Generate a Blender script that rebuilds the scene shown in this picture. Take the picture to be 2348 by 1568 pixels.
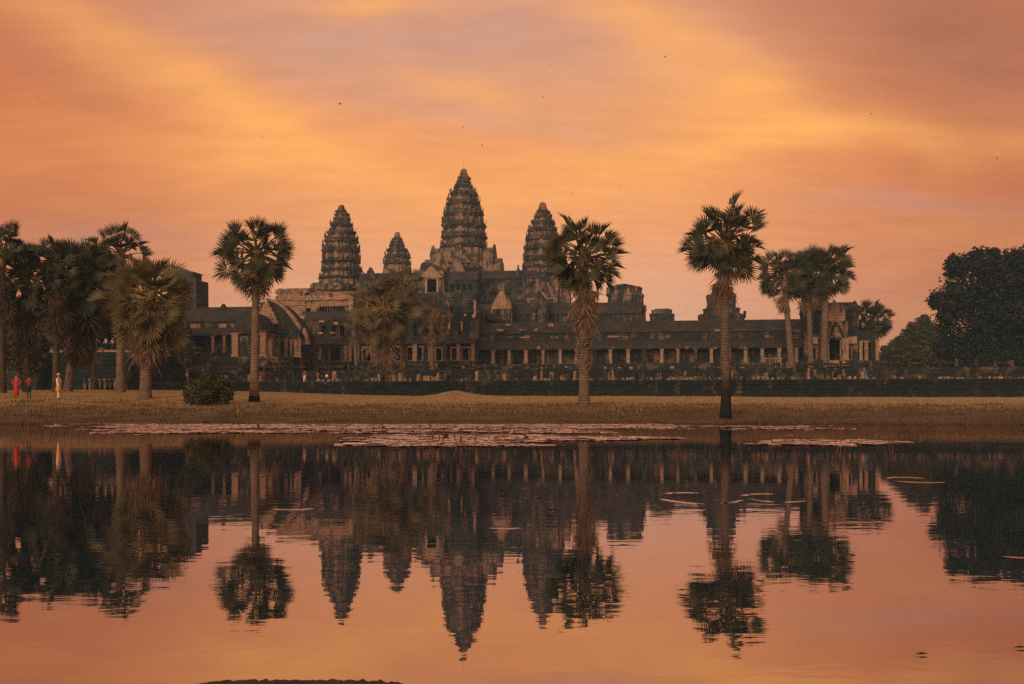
import bpy, math, random
import numpy as np
from mathutils import Vector, Matrix, noise

R = math.radians
for _o in list(bpy.data.objects):
    bpy.data.objects.remove(_o)
SC = bpy.context.scene
COL = SC.collection

# ------------------------------------------------------------------ camera
# pond water is z = 0, the camera crouches 0.75 m above it and looks along +Y
FD, CX, HZ, HC = 2309.0, 1173.5, 940.7, 0.75
cam_d = bpy.data.cameras.new('camera')
cam = bpy.data.objects.new('camera', cam_d)
COL.objects.link(cam)
cam_d.sensor_width = 36.0
cam_d.lens = 35.42
cam_d.shift_y = 0.0668
cam_d.clip_start = 0.05
cam_d.clip_end = 9000
cam.location = (0, 0, HC)
cam.rotation_euler = (R(90), 0, 0)
SC.camera = cam

# ------------------------------------------------------------------ node helper
def s2l(c):
    return tuple(((x / 255) / 12.92 if x / 255 <= 0.04045 else ((x / 255 + 0.055) / 1.055) ** 2.4) for x in c)

class NT:
    def __init__(self, tree):
        self.t = tree
        tree.nodes.clear()
    def n(self, kind, **kw):
        nd = self.t.nodes.new(kind)
        for k, v in kw.items():
            if k.startswith('i_'):
                key = k[2:]
                key = int(key) if key.isdigit() else key.replace('_', ' ')
                self.set(nd.inputs[key], v)
            else:
                setattr(nd, k, v)
        return nd
    def set(self, sock, v):
        if isinstance(v, bpy.types.NodeSocket):
            self.t.links.new(v, sock)
        elif isinstance(v, (tuple, list)) and len(v) == 3 and sock.type == 'RGBA':
            sock.default_value = (*v, 1)
        else:
            sock.default_value = v
    def m(self, op, a, b=None, c=None, clamp=False):
        nd = self.t.nodes.new('ShaderNodeMath')
        nd.operation = op
        nd.use_clamp = clamp
        for i, v in enumerate((a, b, c)):
            if v is not None:
                self.set(nd.inputs[i], v)
        return nd.outputs[0]
    def vm(self, op, a, b=None, out=0):
        nd = self.t.nodes.new('ShaderNodeVectorMath')
        nd.operation = op
        self.set(nd.inputs[0], a)
        if b is not None:
            self.set(nd.inputs[1], b)
        return nd.outputs['Value'] if out == 'v' else nd.outputs[0]
    def mix(self, f, a, b, blend='MIX'):
        nd = self.t.nodes.new('ShaderNodeMix')
        nd.data_type = 'RGBA'
        nd.blend_type = blend
        nd.clamp_factor = True
        self.set(nd.inputs[0], f)
        self.set(nd.inputs[6], a)
        self.set(nd.inputs[7], b)
        return nd.outputs[2]
    def ramp(self, f, stops, interp='LINEAR'):
        nd = self.t.nodes.new('ShaderNodeValToRGB')
        cr = nd.color_ramp
        cr.interpolation = interp
        while len(cr.elements) < len(stops):
            cr.elements.new(0.5)
        for e, (p, c) in zip(cr.elements, stops):
            e.position = p
            e.color = (*c, 1) if len(c) == 3 else c
        self.set(nd.inputs[0], f)
        return nd.outputs[0]
    def step(self, x, lo, hi):
        nd = self.t.nodes.new('ShaderNodeMapRange')
        nd.interpolation_type = 'SMOOTHSTEP'
        self.set(nd.inputs[0], x)
        nd.inputs[1].default_value = lo
        nd.inputs[2].default_value = hi
        return nd.outputs[0]
    def noise(self, vec, scale, detail=4, rough=0.55, dist=0.0):
        nd = self.t.nodes.new('ShaderNodeTexNoise')
        self.set(nd.inputs['Vector'], vec)
        nd.inputs['Scale'].default_value = scale
        nd.inputs['Detail'].default_value = detail
        nd.inputs['Roughness'].default_value = rough
        nd.inputs['Distortion'].default_value = dist
        return nd.outputs[0]

# ------------------------------------------------------------------ sky and light
SUN_EL, SUN_AZ = 7.0, 205.0          # low in the west behind the camera, a little to its left (azimuth clockwise from +Y)
world = bpy.data.worlds.new('World')
SC.world = world
world.use_nodes = True
W = NT(world.node_tree)
gen = W.n('ShaderNodeTexCoord').outputs['Generated']
d_ = W.vm('NORMALIZE', gen)
sep = W.n('ShaderNodeSeparateXYZ', i_0=d_)
ez = W.m('MAXIMUM', sep.outputs[2], 0.0)
def sky_dir(x, y):
    return Vector(((x - CX) / FD, 1.0, (HZ - y) / FD)).normalized()
# high cloud sheet seen in perspective: direction projected on a plane overhead
den = W.m('ADD', ez, 0.16)
cl = W.n('ShaderNodeCombineXYZ', i_0=W.m('DIVIDE', sep.outputs[0], den), i_1=W.m('DIVIDE', sep.outputs[1], den), i_2=0.0).outputs[0]
cln = W.noise(cl, 1.1, 2, 0.5, 0.0)
clf = W.noise(W.vm('MULTIPLY', cl, (1.0, 2.2, 1.0)), 2.6, 4, 0.55, 0.0)
warp = W.n('ShaderNodeTexNoise')
W.set(warp.inputs['Vector'], d_)
warp.inputs['Scale'].default_value = 5.0
warp.inputs['Detail'].default_value = 2.0
wv = W.vm('MULTIPLY', W.vm('SUBTRACT', warp.outputs['Color'], (0.5, 0.5, 0.5)), (0.11, 0.0, 0.075))
dw = W.vm('ADD', d_, wv)
base = W.ramp(ez, [(0.0, s2l((214, 160, 132))), (0.10, s2l((233, 168, 131))), (0.17, s2l((239, 160, 106))), (0.24, s2l((242, 157, 94))),
                   (0.31, s2l((230, 157, 110))), (0.38, s2l((216, 150, 116))), (0.55, s2l((180, 152, 144))), (1.0, s2l((160, 180, 192)))])
side = W.step(W.m('ABSOLUTE', sep.outputs[0]), 0.12, 0.47)
base = W.mix(W.m('MULTIPLY', side, 0.97), base, s2l((202, 113, 71)))
gold, mauve, dusk = s2l((255, 176, 96)), s2l((203, 150, 128)), s2l((170, 107, 84))
def streak(x1, y1, x2, y2, w, l):
    a, b = sky_dir(x1, y1), sky_dir(x2, y2)
    c = (a + b).normalized()
    t = (b - a); t = (t - c * t.dot(c)).normalized()
    nn = c.cross(t).normalized()
    p = W.vm('DOT_PRODUCT', dw, tuple(nn * (FD / w)), 'v')
    q = W.vm('DOT_PRODUCT', W.vm('SUBTRACT', dw, tuple(c)), tuple(t * (FD / l)), 'v')
    s = W.m('ADD', W.m('MULTIPLY', p, p), W.m('MULTIPLY', q, q))
    return W.m('EXPONENT', W.m('MULTIPLY', s, -1.0))
def total(items):
    acc = None
    for (*g, k) in items:
        v = W.m('MULTIPLY', streak(*g), k)
        acc = v if acc is None else W.m('ADD', acc, v)
    return acc
mv = total([(430, 70, 1300, 110, 85, 480, 1.15), (720, 190, 1480, 320, 42, 330, .6), (1900, 470, 2348, 455, 24, 260, .55),
            (0, 520, 420, 545, 30, 260, .45), (1050, 30, 1380, 60, 45, 150, .5)])
dk = total([(1980, 40, 2348, 150, 150, 330, 1.0), (2150, 560, 2348, 500, 90, 200, .35), (0, 90, 180, 120, 100, 180, .30), (0, 520, 300, 540, 40, 240, .35)])
gd = total([(380, 190, 900, 400, 52, 320, .78), (1400, 0, 1640, 150, 52, 190, .75), (1560, 240, 1800, 280, 62, 150, .8), (1480, 352, 2150, 325, 34, 390, .95),
            (380, 350, 760, 400, 66, 260, .55), (60, 40, 350, 170, 60, 230, .45), (950, 185, 1200, 255, 32, 150, .5), (740, 0, 930, 8, 24, 130, .8),
            (1000, 445, 1560, 420, 55, 360, .5)])
nz = W.m('MULTIPLY_ADD', clf, 1.2, 0.28)
sky = W.mix(W.m('MULTIPLY', W.m('MULTIPLY', mv, nz), 0.9, None, True), base, mauve)
sky = W.mix(W.m('MULTIPLY', dk, 0.9, None, True), sky, dusk)
sky = W.mix(W.m('MULTIPLY', W.step(cln, 0.5, 0.75), 0.25), sky, gold)
sky = W.mix(W.m('MULTIPLY', gd, nz, None, True), sky, gold)
wisp = W.noise(W.vm('MULTIPLY', cl, (1.0, 2.6, 1.0)), 5.5, 4, 0.6, 0.0)
wk = W.m('MULTIPLY_ADD', wisp, 0.30, 0.85)
sky = W.mix(1.0, sky, W.n('ShaderNodeCombineXYZ', i_0=wk, i_1=wk, i_2=wk).outputs[0], 'MULTIPLY')
nish = W.n('ShaderNodeTexSky', sky_type='NISHITA', sun_disc=False, sun_elevation=R(SUN_EL), sun_rotation=R(SUN_AZ), altitude=50.0, air_density=1.2, dust_density=2.0)
bg1 = W.n('ShaderNodeBackground', i_Color=sky, i_Strength=1.10)
bg2 = W.n('ShaderNodeBackground', i_Color=nish.outputs[0], i_Strength=0.09)
sd = Vector((math.sin(R(SUN_AZ)) * math.cos(R(SUN_EL)), math.cos(R(SUN_AZ)) * math.cos(R(SUN_EL)), math.sin(R(SUN_EL))))
# the clear glow round the low sun; the cloud sheet thickens away from it
toward = W.step(W.vm('DOT_PRODUCT', d_, tuple(sd), 'v'), -0.1, 0.95)
mixw = W.n('ShaderNodeMixShader', i_0=toward, i_1=bg1.outputs[0], i_2=W.n('ShaderNodeAddShader', i_0=bg1.outputs[0], i_1=bg2.outputs[0]).outputs[0])
W.n('ShaderNodeOutputWorld', i_Surface=mixw.outputs[0])

sun_d = bpy.data.lights.new('sun', 'SUN')
world.cycles.sampling_method = 'MANUAL'
world.cycles.sample_map_resolution = 256
sun_d.energy = 2.0
sun_d.color = (1.0, 0.70, 0.48)
sun_d.angle = R(22)
sun = bpy.data.objects.new('sun', sun_d)
COL.objects.link(sun)
sun.rotation_euler = sd.to_track_quat('Z', 'Y').to_euler()

SC.view_settings.view_transform = 'Standard'
SC.view_settings.look = 'None'
SC.view_settings.gamma = 1.0
SC.view_settings.exposure = 0.0
SC.view_settings.use_curve_mapping = False
SC.render.engine = 'CYCLES'
SC.cycles.max_bounces = 4
SC.cycles.diffuse_bounces = 2
SC.cycles.glossy_bounces = 3
SC.cycles.transmission_bounces = 2
SC.cycles.transparent_max_bounces = 8
SC.cycles.use_denoising = False

# ------------------------------------------------------------------ materials
MAT = {}
def newmat(name):
    m = bpy.data.materials.new(name)
    m.use_nodes = True
    MAT[name] = m
    return NT(m.node_tree)
def finish(t, col, rough=0.9, bump=None, bstr=0.3, bdist=0.05, spec=0.2, **kw):
    b = t.n('ShaderNodeBsdfPrincipled')
    t.set(b.inputs['Base Color'], col)
    t.set(b.inputs['Roughness'], rough)
    b.inputs['Specular IOR Level'].default_value = spec
    for k, v in kw.items():
        t.set(b.inputs[k.replace('_', ' ')], v)
    if bump is not None:
        bn = t.n('ShaderNodeBump', i_Height=bump)
        bn.inputs['Strength'].default_value = bstr
        bn.inputs['Distance'].default_value = bdist
        t.set(b.inputs['Normal'], bn.outputs[0])
    t.n('ShaderNodeOutputMaterial', i_Surface=b.outputs[0])
    return b

def stone(name, light, mid, dark, lo, hi, joints=0.5, patch=0.35):
    """weathered sandstone: pale and brown blocks under black lichen that runs down from the ledges"""
    t = newmat(name)
    pos = t.n('ShaderNodeNewGeometry').outputs['Position']
    sp = t.n('ShaderNodeSeparateXYZ', i_0=pos)
    n1 = t.noise(pos, 0.42, 5, 0.6)
    n2 = t.noise(pos, 1.7, 7, 0.65)
    n3 = t.noise(t.vm('MULTIPLY', pos, (1.5, 1.5, 0.22)), 1.0, 5, 0.6)
    n4 = t.noise(t.vm('ADD', pos, (31.0, 7.0, 3.0)), 0.75, 3, 0.5)
    wallv = t.n('ShaderNodeCombineXYZ', i_0=t.m('ADD', sp.outputs[0], t.m('MULTIPLY', sp.outputs[1], 0.9)), i_1=sp.outputs[2], i_2=0.0).outputs[0]
    bk = t.n('ShaderNodeTexBrick', i_Vector=wallv, i_Scale=1.0)
    bk.inputs['Brick Width'].default_value = 1.15
    bk.inputs['Row Height'].default_value = 0.44
    bk.inputs['Mortar Size'].default_value = 0.03
    bk.inputs['Mortar Smooth'].default_value = 0.4
    bk.inputs['Bias'].default_value = 0.0
    t.set(bk.inputs['Color1'], (0.25, 0.25, 0.25)); t.set(bk.inputs['Color2'], (1, 1, 1)); t.set(bk.inputs['Mortar'], (0.0, 0.0, 0.0))
    c = t.mix(t.step(n2, 0.38, 0.68), mid, light)
    c = t.mix(t.m('MULTIPLY', t.step(n4, 0.52, 0.68), patch), c, light)
    blk = t.m('MULTIPLY', t.m('SUBTRACT', 1.0, bk.outputs['Color']), joints)
    c = t.mix(blk, c, dark)
    lich = t.m('ADD', t.m('MULTIPLY', n1, 0.55), t.m('MULTIPLY', n3, 0.45))
    lich = t.m('ADD', lich, t.m('MULTIPLY', t.m('SUBTRACT', n2, 0.5), 0.25))
    c = t.mix(t.step(lich, lo, hi), c, dark)
    bump = t.m('ADD', t.m('MULTIPLY', n2, 1.0), t.m('MULTIPLY', bk.outputs['Fac'], -0.5))
    finish(t, c, 0.92, bump, 0.6, 0.12, 0.15)

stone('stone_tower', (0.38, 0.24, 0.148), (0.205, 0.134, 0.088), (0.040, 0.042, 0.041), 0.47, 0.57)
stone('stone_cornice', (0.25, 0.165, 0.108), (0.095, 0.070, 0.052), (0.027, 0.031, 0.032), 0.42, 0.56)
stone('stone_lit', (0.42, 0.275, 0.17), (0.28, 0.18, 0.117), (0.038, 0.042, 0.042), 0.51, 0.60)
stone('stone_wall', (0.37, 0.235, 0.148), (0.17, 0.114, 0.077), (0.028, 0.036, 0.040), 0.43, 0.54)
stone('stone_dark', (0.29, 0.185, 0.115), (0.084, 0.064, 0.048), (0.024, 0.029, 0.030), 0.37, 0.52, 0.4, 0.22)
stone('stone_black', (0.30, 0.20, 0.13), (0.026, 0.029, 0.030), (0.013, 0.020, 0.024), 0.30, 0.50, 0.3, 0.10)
stone('stone_pillar', (0.38, 0.255, 0.165), (0.25, 0.17, 0.115), (0.06, 0.05, 0.042), 0.55, 0.75, 0.15)
stone('stone_pale', (0.46, 0.32, 0.22), (0.33, 0.22, 0.15), (0.08, 0.065, 0.055), 0.58, 0.75, 0.2)

def roofmat():
    t = newmat('roof_stone')
    pos = t.n('ShaderNodeNewGeometry').outputs['Position']
    n1 = t.noise(pos, 0.5, 6, 0.65)
    n2 = t.noise(pos, 2.2, 6, 0.7)
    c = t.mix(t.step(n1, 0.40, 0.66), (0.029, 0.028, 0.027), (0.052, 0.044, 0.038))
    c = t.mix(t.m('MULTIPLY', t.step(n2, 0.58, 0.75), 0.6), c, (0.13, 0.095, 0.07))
    finish(t, c, 0.9, n2, 0.6, 0.08, 0.2)
roofmat()

def simple(name, col, var=0.25, scale=3.0, rough=0.85, spec=0.2, **kw):
    t = newmat(name)
    pos = t.n('ShaderNodeNewGeometry').outputs['Position']
    n = t.noise(pos, scale, 5, 0.6)
    a = tuple(x * (1 - var) for x in col); b = tuple(min(1, x * (1 + var)) for x in col)
    finish(t, t.mix(t.step(n, 0.3, 0.7), a, b), rough, n, 0.3, 0.03, spec, **kw)

def leafmat(name, a, b, trans, rough=0.6, per=0.5):
    """two-tone leaf with light coming through it"""
    t = newmat(name)
    pos = t.n('ShaderNodeNewGeometry').outputs['Position']
    n = t.noise(pos, 1.3, 4, 0.6)
    rnd = t.n('ShaderNodeObjectInfo').outputs['Random']
    f = t.m('ADD', t.m('MULTIPLY', t.step(n, 0.3, 0.7), 1 - per), t.m('MULTIPLY', rnd, per))
    c = t.mix(f, a, b)
    p = t.n('ShaderNodeBsdfPrincipled', i_Base_Color=c, i_Roughness=rough)
    p.inputs['Specular IOR Level'].default_value = 0.25
    tr = t.n('ShaderNodeBsdfTranslucent', i_Color=c)
    mx = t.n('ShaderNodeMixShader', i_0=trans, i_1=p.outputs[0], i_2=tr.outputs[0])
    t.n('ShaderNodeOutputMaterial', i_Surface=mx.outputs[0])
leafmat('palm_green', (0.026, 0.040, 0.024), (0.078, 0.078, 0.038), 0.2)
leafmat('palm_olive', (0.085, 0.082, 0.036), (0.19, 0.15, 0.062), 0.2)
leafmat('palm_dead', (0.115, 0.080, 0.053), (0.27, 0.18, 0.112), 0.15)
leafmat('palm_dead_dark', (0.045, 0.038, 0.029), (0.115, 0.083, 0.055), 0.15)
leafmat('palm_stalk_dull', (0.060, 0.052, 0.026), (0.13, 0.092, 0.038), 0.0)
leafmat('palm_stalk', (0.13, 0.092, 0.032), (0.36, 0.22, 0.06), 0.0)
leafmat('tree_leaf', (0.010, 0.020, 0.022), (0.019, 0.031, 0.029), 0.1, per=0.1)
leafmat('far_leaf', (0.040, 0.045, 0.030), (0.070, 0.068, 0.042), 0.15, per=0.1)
leafmat('bush_leaf', (0.035, 0.040, 0.018), (0.095, 0.085, 0.035), 0.2, per=0.1)
leafmat('grass_blade', (0.26, 0.19, 0.08), (0.42, 0.30, 0.13), 0.2, per=0.0)
leafmat('sedge_blade', (0.060, 0.046, 0.024), (0.13, 0.090, 0.042), 0.2, per=0.0)

def trunkmat(name, a, b, char=None):
    t = newmat(name)
    tc = t.n('ShaderNodeTexCoord').outputs['Object']
    sp = t.n('ShaderNodeSeparateXYZ', i_0=tc)
    n = t.noise(tc, 2.0, 6, 0.65)
    rings = t.m('SINE', t.m('ADD', t.m('MULTIPLY', sp.outputs[2], 34.0), t.m('MULTIPLY', n, 4.0)))
    c = t.mix(t.step(n, 0.32, 0.68), a, b)
    c = t.mix(t.m('MULTIPLY', t.step(rings, 0.3, 1.0), 0.45), c, tuple(x * 0.45 for x in a))
    if char:
        h = t.m('ADD', sp.outputs[2], t.m('MULTIPLY', t.m('SUBTRACT', n, 0.5), char[2]))
        c = t.mix(t.step(h, char[1], char[0]), c, (0.016, 0.017, 0.017))
    finish(t, c, 0.9, t.m('ADD', rings, n), 0.5, 0.04, 0.15)
trunkmat('palm_trunk', (0.11, 0.082, 0.064), (0.205, 0.15, 0.112))
trunkmat('palm_trunk_charred', (0.08, 0.062, 0.05), (0.15, 0.11, 0.082), (1.3, 3.6, 2.4))
trunkmat('palm_trunk_scorched_foot', (0.11, 0.082, 0.064), (0.205, 0.15, 0.112), (0.25, 0.5, 0.3))
trunkmat('bark', (0.045, 0.035, 0.028), (0.10, 0.075, 0.055))

def groundmat():
    t = newmat('grass_ground')
    pos = t.n('ShaderNodeNewGeometry').outputs['Position']
    sp = t.n('ShaderNodeSeparateXYZ', i_0=pos)
    n1 = t.noise(t.vm('MULTIPLY', pos, (0.5, 1.4, 1.0)), 0.22, 5, 0.6)
    n2 = t.noise(pos, 1.6, 6, 0.7)
    n3 = t.noise(t.vm('MULTIPLY', pos, (1.0, 2.5, 1.0)), 0.6, 6, 0.65)
    c = t.mix(t.step(n1, 0.35, 0.65), (0.42, 0.285, 0.118), (0.29, 0.23, 0.088))
    c = t.mix(t.m('MULTIPLY', t.step(n2, 0.42, 0.72), 0.6), c, (0.42, 0.28, 0.12))
    c = t.mix(t.m('MULTIPLY', t.step(n3, 0.47, 0.66), 0.8), c, (0.13, 0.108, 0.05))
    wet = t.step(t.m('ADD', sp.outputs[2], t.m('MULTIPLY', t.m('SUBTRACT', n3, 0.5), 2.0)), 1.35, 0.65)
    c = t.mix(t.m('MULTIPLY', wet, 0.85), c, (0.095, 0.070, 0.040))  # ground gets darker and browner towards the foot of the bank
    mud = t.step(t.m('ADD', sp.outputs[2], t.m('MULTIPLY', t.m('SUBTRACT', n2, 0.5), 0.15)), 0.10, 0.0)
    c = t.mix(mud, c, (0.055, 0.040, 0.028))
    finish(t, c, 0.95, t.m('ADD', n2, n3), 0.8, 0.15, 0.1)
groundmat()

def watermat():
    t = newmat('water')
    pos = t.n('ShaderNodeNewGeometry').outputs['Position']
    a = t.noise(t.vm('MULTIPLY', pos, (0.5, 1.0, 1.0)), 5.4, 3, 0.5, 0.2)
    b = t.noise(t.vm('MULTIPLY', pos, (0.35, 1.0, 1.0)), 1.1, 2, 0.5)
    calm = t.noise(t.vm('MULTIPLY', pos, (0.25, 0.6, 1.0)), 0.35, 2, 0.5)
    h = t.m('ADD', t.m('MULTIPLY', a, t.m('MULTIPLY_ADD', t.step(calm, 0.35, 0.65), 0.7, 0.5)), t.m('MULTIPLY', b, 0.8))
    bn = t.n('ShaderNodeBump', i_Height=h)
    bn.inputs['Strength'].default_value = 1.0
    bn.inputs['Distance'].default_value = 0.0010
    gl = t.n('ShaderNodeBsdfGlossy', i_Color=(0.88, 0.77, 0.81), i_Roughness=0.012, i_Normal=bn.outputs[0])
    df = t.n('ShaderNodeBsdfDiffuse', i_Color=(0.016, 0.052, 0.062))
    fr = t.n('ShaderNodeFresnel', i_IOR=1.33, i_Normal=bn.outputs[0])
    film = t.m('MULTIPLY_ADD', fr.outputs[0], 0.48, 0.52)      # mirror share raised above plain Fresnel to brighten the reflections
    mx = t.n('ShaderNodeMixShader', i_0=film, i_1=df.outputs[0], i_2=gl.outputs[0])
    t.n('ShaderNodeOutputMaterial', i_Surface=mx.outputs[0])
watermat()

simple('lily_pad', (0.60, 0.43, 0.33), 0.40, 1.3, 0.45, 1.0)  # sheen of the sky on the pads is put into this pale colour
simple('lotus_stalk', (0.11, 0.05, 0.034), 0.3, 4.0)
simple('mud', (0.045, 0.036, 0.028), 0.35, 6.0, 0.8)
simple('scaffold_sheet', (0.040, 0.042, 0.048), 0.3, 0.5, 0.8)
simple('scaffold_pole', (0.12, 0.11, 0.105), 0.2, 2.0, 0.5)
simple('metal', (0.10, 0.09, 0.085), 0.2, 2.0, 0.5)
simple('wood_grey', (0.22, 0.16, 0.115), 0.3, 2.0)
simple('skin', (0.36, 0.20, 0.13), 0.05, 8.0, 0.6)
simple('hair', (0.015, 0.013, 0.012), 0.1, 8.0, 0.6)
simple('feather', (0.035, 0.03, 0.028), 0.2, 8.0, 0.7)
for nme, c in dict(red=(0.40, 0.035, 0.035), black=(0.022, 0.024, 0.026), yellow=(0.55, 0.27, 0.04), white=(0.72, 0.62, 0.56), lilac=(0.42, 0.33, 0.45),
                   orange=(0.62, 0.33, 0.14), pink=(0.68, 0.33, 0.27), blue=(0.03, 0.16, 0.32), navy=(0.04, 0.055, 0.09), pale_blue=(0.40, 0.42, 0.52),
                   grey=(0.2, 0.18, 0.17), dark_red=(0.22, 0.03, 0.03)).items():
    simple('cloth_' + nme, c, 0.12, 6.0, 0.85)

# ------------------------------------------------------------------ mesh builder
TH = math.atan(0.1423)                     # the temple faces a little to the left of the camera's line of sight
CS, SN = math.cos(TH), math.sin(TH)
def t2w(u, v):                             # temple frame (u right, v away) to world
    return (u * CS + v * SN, -u * SN + v * CS)
def U(dx, v):
    t = (dx - CX) / FD
    return v * (t * CS - SN) / (CS + t * SN)
def Z(dy, u, v):
    return HC + (HZ - dy) * (-u * SN + v * CS) / FD
def UZ(dx, dy, v):
    u = U(dx, v)
    return u, Z(dy, u, v)

ORG = {}
def thing(name, label, cat, org=(0, 0, 0), temple=True, group=None):
    o = bpy.data.objects.new(name, None)
    COL.objects.link(o)
    if temple:
        x, y = t2w(org[0], org[1])
        o.location = (x, y, org[2]); o.rotation_euler = (0, 0, -TH)
    else:
        o.location = org
    o.empty_display_size = 0.2
    ORG[o.name] = Vector(org)
    tag(o, label, cat, group)
    return o
def tag(o, label=None, cat=None, group=None, kind=None):
    if label: o['label'] = label
    if cat: o['category'] = cat
    if group: o['group'] = group
    if kind: o['kind'] = kind
    return o

class MB:
    def __init__(self):
        self.v, self.f, self.mi = [], [], []
        self.cur = 0
    def add(self, vs, fs):
        o = len(self.v)
        self.v += [tuple(p) for p in vs]
        self.f += [tuple(i + o for i in q) for q in fs]
        self.mi += [self.cur] * len(fs)
    def box(self, x0, x1, y0, y1, z0, z1, taper=0.0):
        t = taper
        self.add([(x0, y0, z0), (x1, y0, z0), (x1, y1, z0), (x0, y1, z0), (x0 + t, y0 + t, z1), (x1 - t, y0 + t, z1), (x1 - t, y1 - t, z1), (x0 + t, y1 - t, z1)],
                 [(0, 3, 2, 1), (4, 5, 6, 7), (0, 1, 5, 4), (1, 2, 6, 5), (2, 3, 7, 6), (3, 0, 4, 7)])
    def loft(self, rings, cap0=True, cap1=True):
        n = len(rings[0]); vs = [p for r in rings for p in r]; fs = []
        for i in range(len(rings) - 1):
            for j in range(n):
                k = (j + 1) % n
                fs.append((i * n + j, i * n + k, (i + 1) * n + k, (i + 1) * n + j))
        if cap0: fs.append(tuple(range(n - 1, -1, -1)))
        if cap1: fs.append(tuple((len(rings) - 1) * n + j for j in range(n)))
        self.add(vs, fs)
    def prism_v(self, poly, v0, v1):
        """polygon in (u, z), counter-clockwise seen from the front, pushed from v0 back to v1"""
        n = len(poly)
        vs = [(p[0], v0, p[1]) for p in poly] + [(p[0], v1, p[1]) for p in poly]
        fs = [tuple(range(n)), tuple(range(2 * n - 1, n - 1, -1))]
        fs += [(i, i + n, (i + 1) % n + n, (i + 1) % n) for i in range(n)]
        self.add(vs, fs)
    def prism_u(self, poly, u0, u1):
        n = len(poly)
        vs = [(u0, p[0], p[1]) for p in poly] + [(u1, p[0], p[1]) for p in poly]
        fs = [tuple(range(n - 1, -1, -1)), tuple(range(n, 2 * n))]
        fs += [(i, (i + 1) % n, (i + 1) % n + n, i + n) for i in range(n)]
        self.add(vs, fs)
    def tube(self, pts, rad, n=10, cap=True):
        rings = []
        for i, p in enumerate(pts):
            p = Vector(p)
            a = Vector(pts[max(i - 1, 0)]); b = Vector(pts[min(i + 1, len(pts) - 1)])
            d = (b - a).normalized()
            s = d.cross(Vector((0, 1, 0)) if abs(d.y) < 0.9 else Vector((1, 0, 0))).normalized()
            q = s.cross(d)
            rings.append([tuple(p + (s * math.cos(2 * math.pi * k / n) + q * math.sin(2 * math.pi * k / n)) * rad[i]) for k in range(n)])
        self.loft(rings, cap, cap)
    def build(self, name, mats, parent=None, weather=0.0, smooth=False, freq=0.9):
        org = ORG.get(parent.name, Vector((0, 0, 0))) if parent else Vector((0, 0, 0))
        if parent and parent.type == 'MESH':
            org = ORG.get(parent.name, org)
        vs = []
        for p in self.v:
            q = Vector(p)
            if weather:
                q = q + noise.noise_vector(q * freq) * weather + noise.noise_vector(q * freq * 4.1) * (weather * 0.45)
            vs.append(q - org)
        me = bpy.data.meshes.new(name)
        me.from_pydata(vs, [], self.f)
        mats = mats if isinstance(mats, (list, tuple)) else [mats]
        for m in mats: me.materials.append(MAT[m])
        if len(mats) > 1: me.polygons.foreach_set('material_index', self.mi)
        if smooth: me.polygons.foreach_set('use_smooth', [True] * len(self.f))
        me.update()
        o = bpy.data.objects.new(name, me)
        COL.objects.link(o)
        if parent: o.parent = parent
        ORG[o.name] = org
        return o

def numpy_mesh(name, V, F, mat, parent=None, smooth=False):
    me = bpy.data.meshes.new(name)
    nf, k = F.shape
    me.vertices.add(len(V)); me.vertices.foreach_set('co', V.astype(np.float32).ravel())
    me.loops.add(nf * k); me.loops.foreach_set('vertex_index', F.astype(np.int32).ravel())
    me.polygons.add(nf); me.polygons.foreach_set('loop_start', np.arange(0, nf * k, k, dtype=np.int32))
    if smooth: me.polygons.foreach_set('use_smooth', np.ones(nf, bool))
    me.update(calc_edges=True)
    me.materials.append(MAT[mat])
    o = bpy.data.objects.new(name, me)
    COL.objects.link(o)
    if parent: o.parent = parent
    return o
# ------------------------------------------------------------------ ground and pond
def smooth01(x):
    x = min(1.0, max(0.0, x)); return x * x * (3 - 2 * x)
BANK = [(0, 0.0), (3, 0.30), (7, 0.66), (12, 1.05), (18, 1.40), (26, 1.68), (45, 2.06), (68, 2.48), (90, 2.55), (9000, 2.6)]
def shore(x):
    return 54.6 + 1.6 * noise.noise((x * 0.06, 3.1, 0)) + 0.9 * noise.noise((x * 0.3, 9.0, 0)) + 0.45 * noise.noise((x * 1.1, 5.0, 0))
def ground_z(x, y):
    edge = max(0.0, abs(x) - 72)
    s = y - shore(x)
    if s < 0 and y > -3 and edge < 14:
        zz = max(-0.9, s * 0.22)
        near = 0.25 * (2.0 - y) if y < 2.0 else -1
        return max(zz, near, -0.9 + edge * 0.14)
    if y <= -3: return 1.3
    if s < 0: return 1.1
    for (a, za), (b, zb) in zip(BANK, BANK[1:]):
        if s <= b:
            z = za + (zb - za) * (s - a) / (b - a); break
    k = smooth01(s / 30)
    z += 0.62 * k * smooth01((-x - 10) / 26) - 0.12 * k * smooth01((x - 10) / 25)
    z += 0.07 * k * noise.noise((x * 0.11, y * 0.11, 1.0)) + 0.05 * smooth01(s / 3) * noise.noise((x * 0.5, y * 0.5, 4.0))
    z += (0.3 * math.exp(-((x + 6.3) ** 2) / 12.0 - ((y - 115) ** 2) / 9.0) + .38 * math.exp(-((x + 6.4) ** 2) / 2.5 - ((y - 115) ** 2) / 6.0))
    z += 0.10 * smooth01(s / 2) * math.exp(-((x + 24) / 6) ** 2 - ((y - 74) / 4) ** 2)
    return z
def ground_hit(dx, dy):
    """where the sight line through a point of the picture meets the lawn"""
    t = (dx - CX) / FD; k = (HZ - dy) / FD
    y = 55.0; last = None
    while y < 121:
        d = ground_z(t * y, y) - (HC + k * y)
        if last is not None and d >= 0 > last or (last is None and d >= 0): break
        last = d; y += 0.25
    return t * y, y, ground_z(t * y, y)

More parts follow.
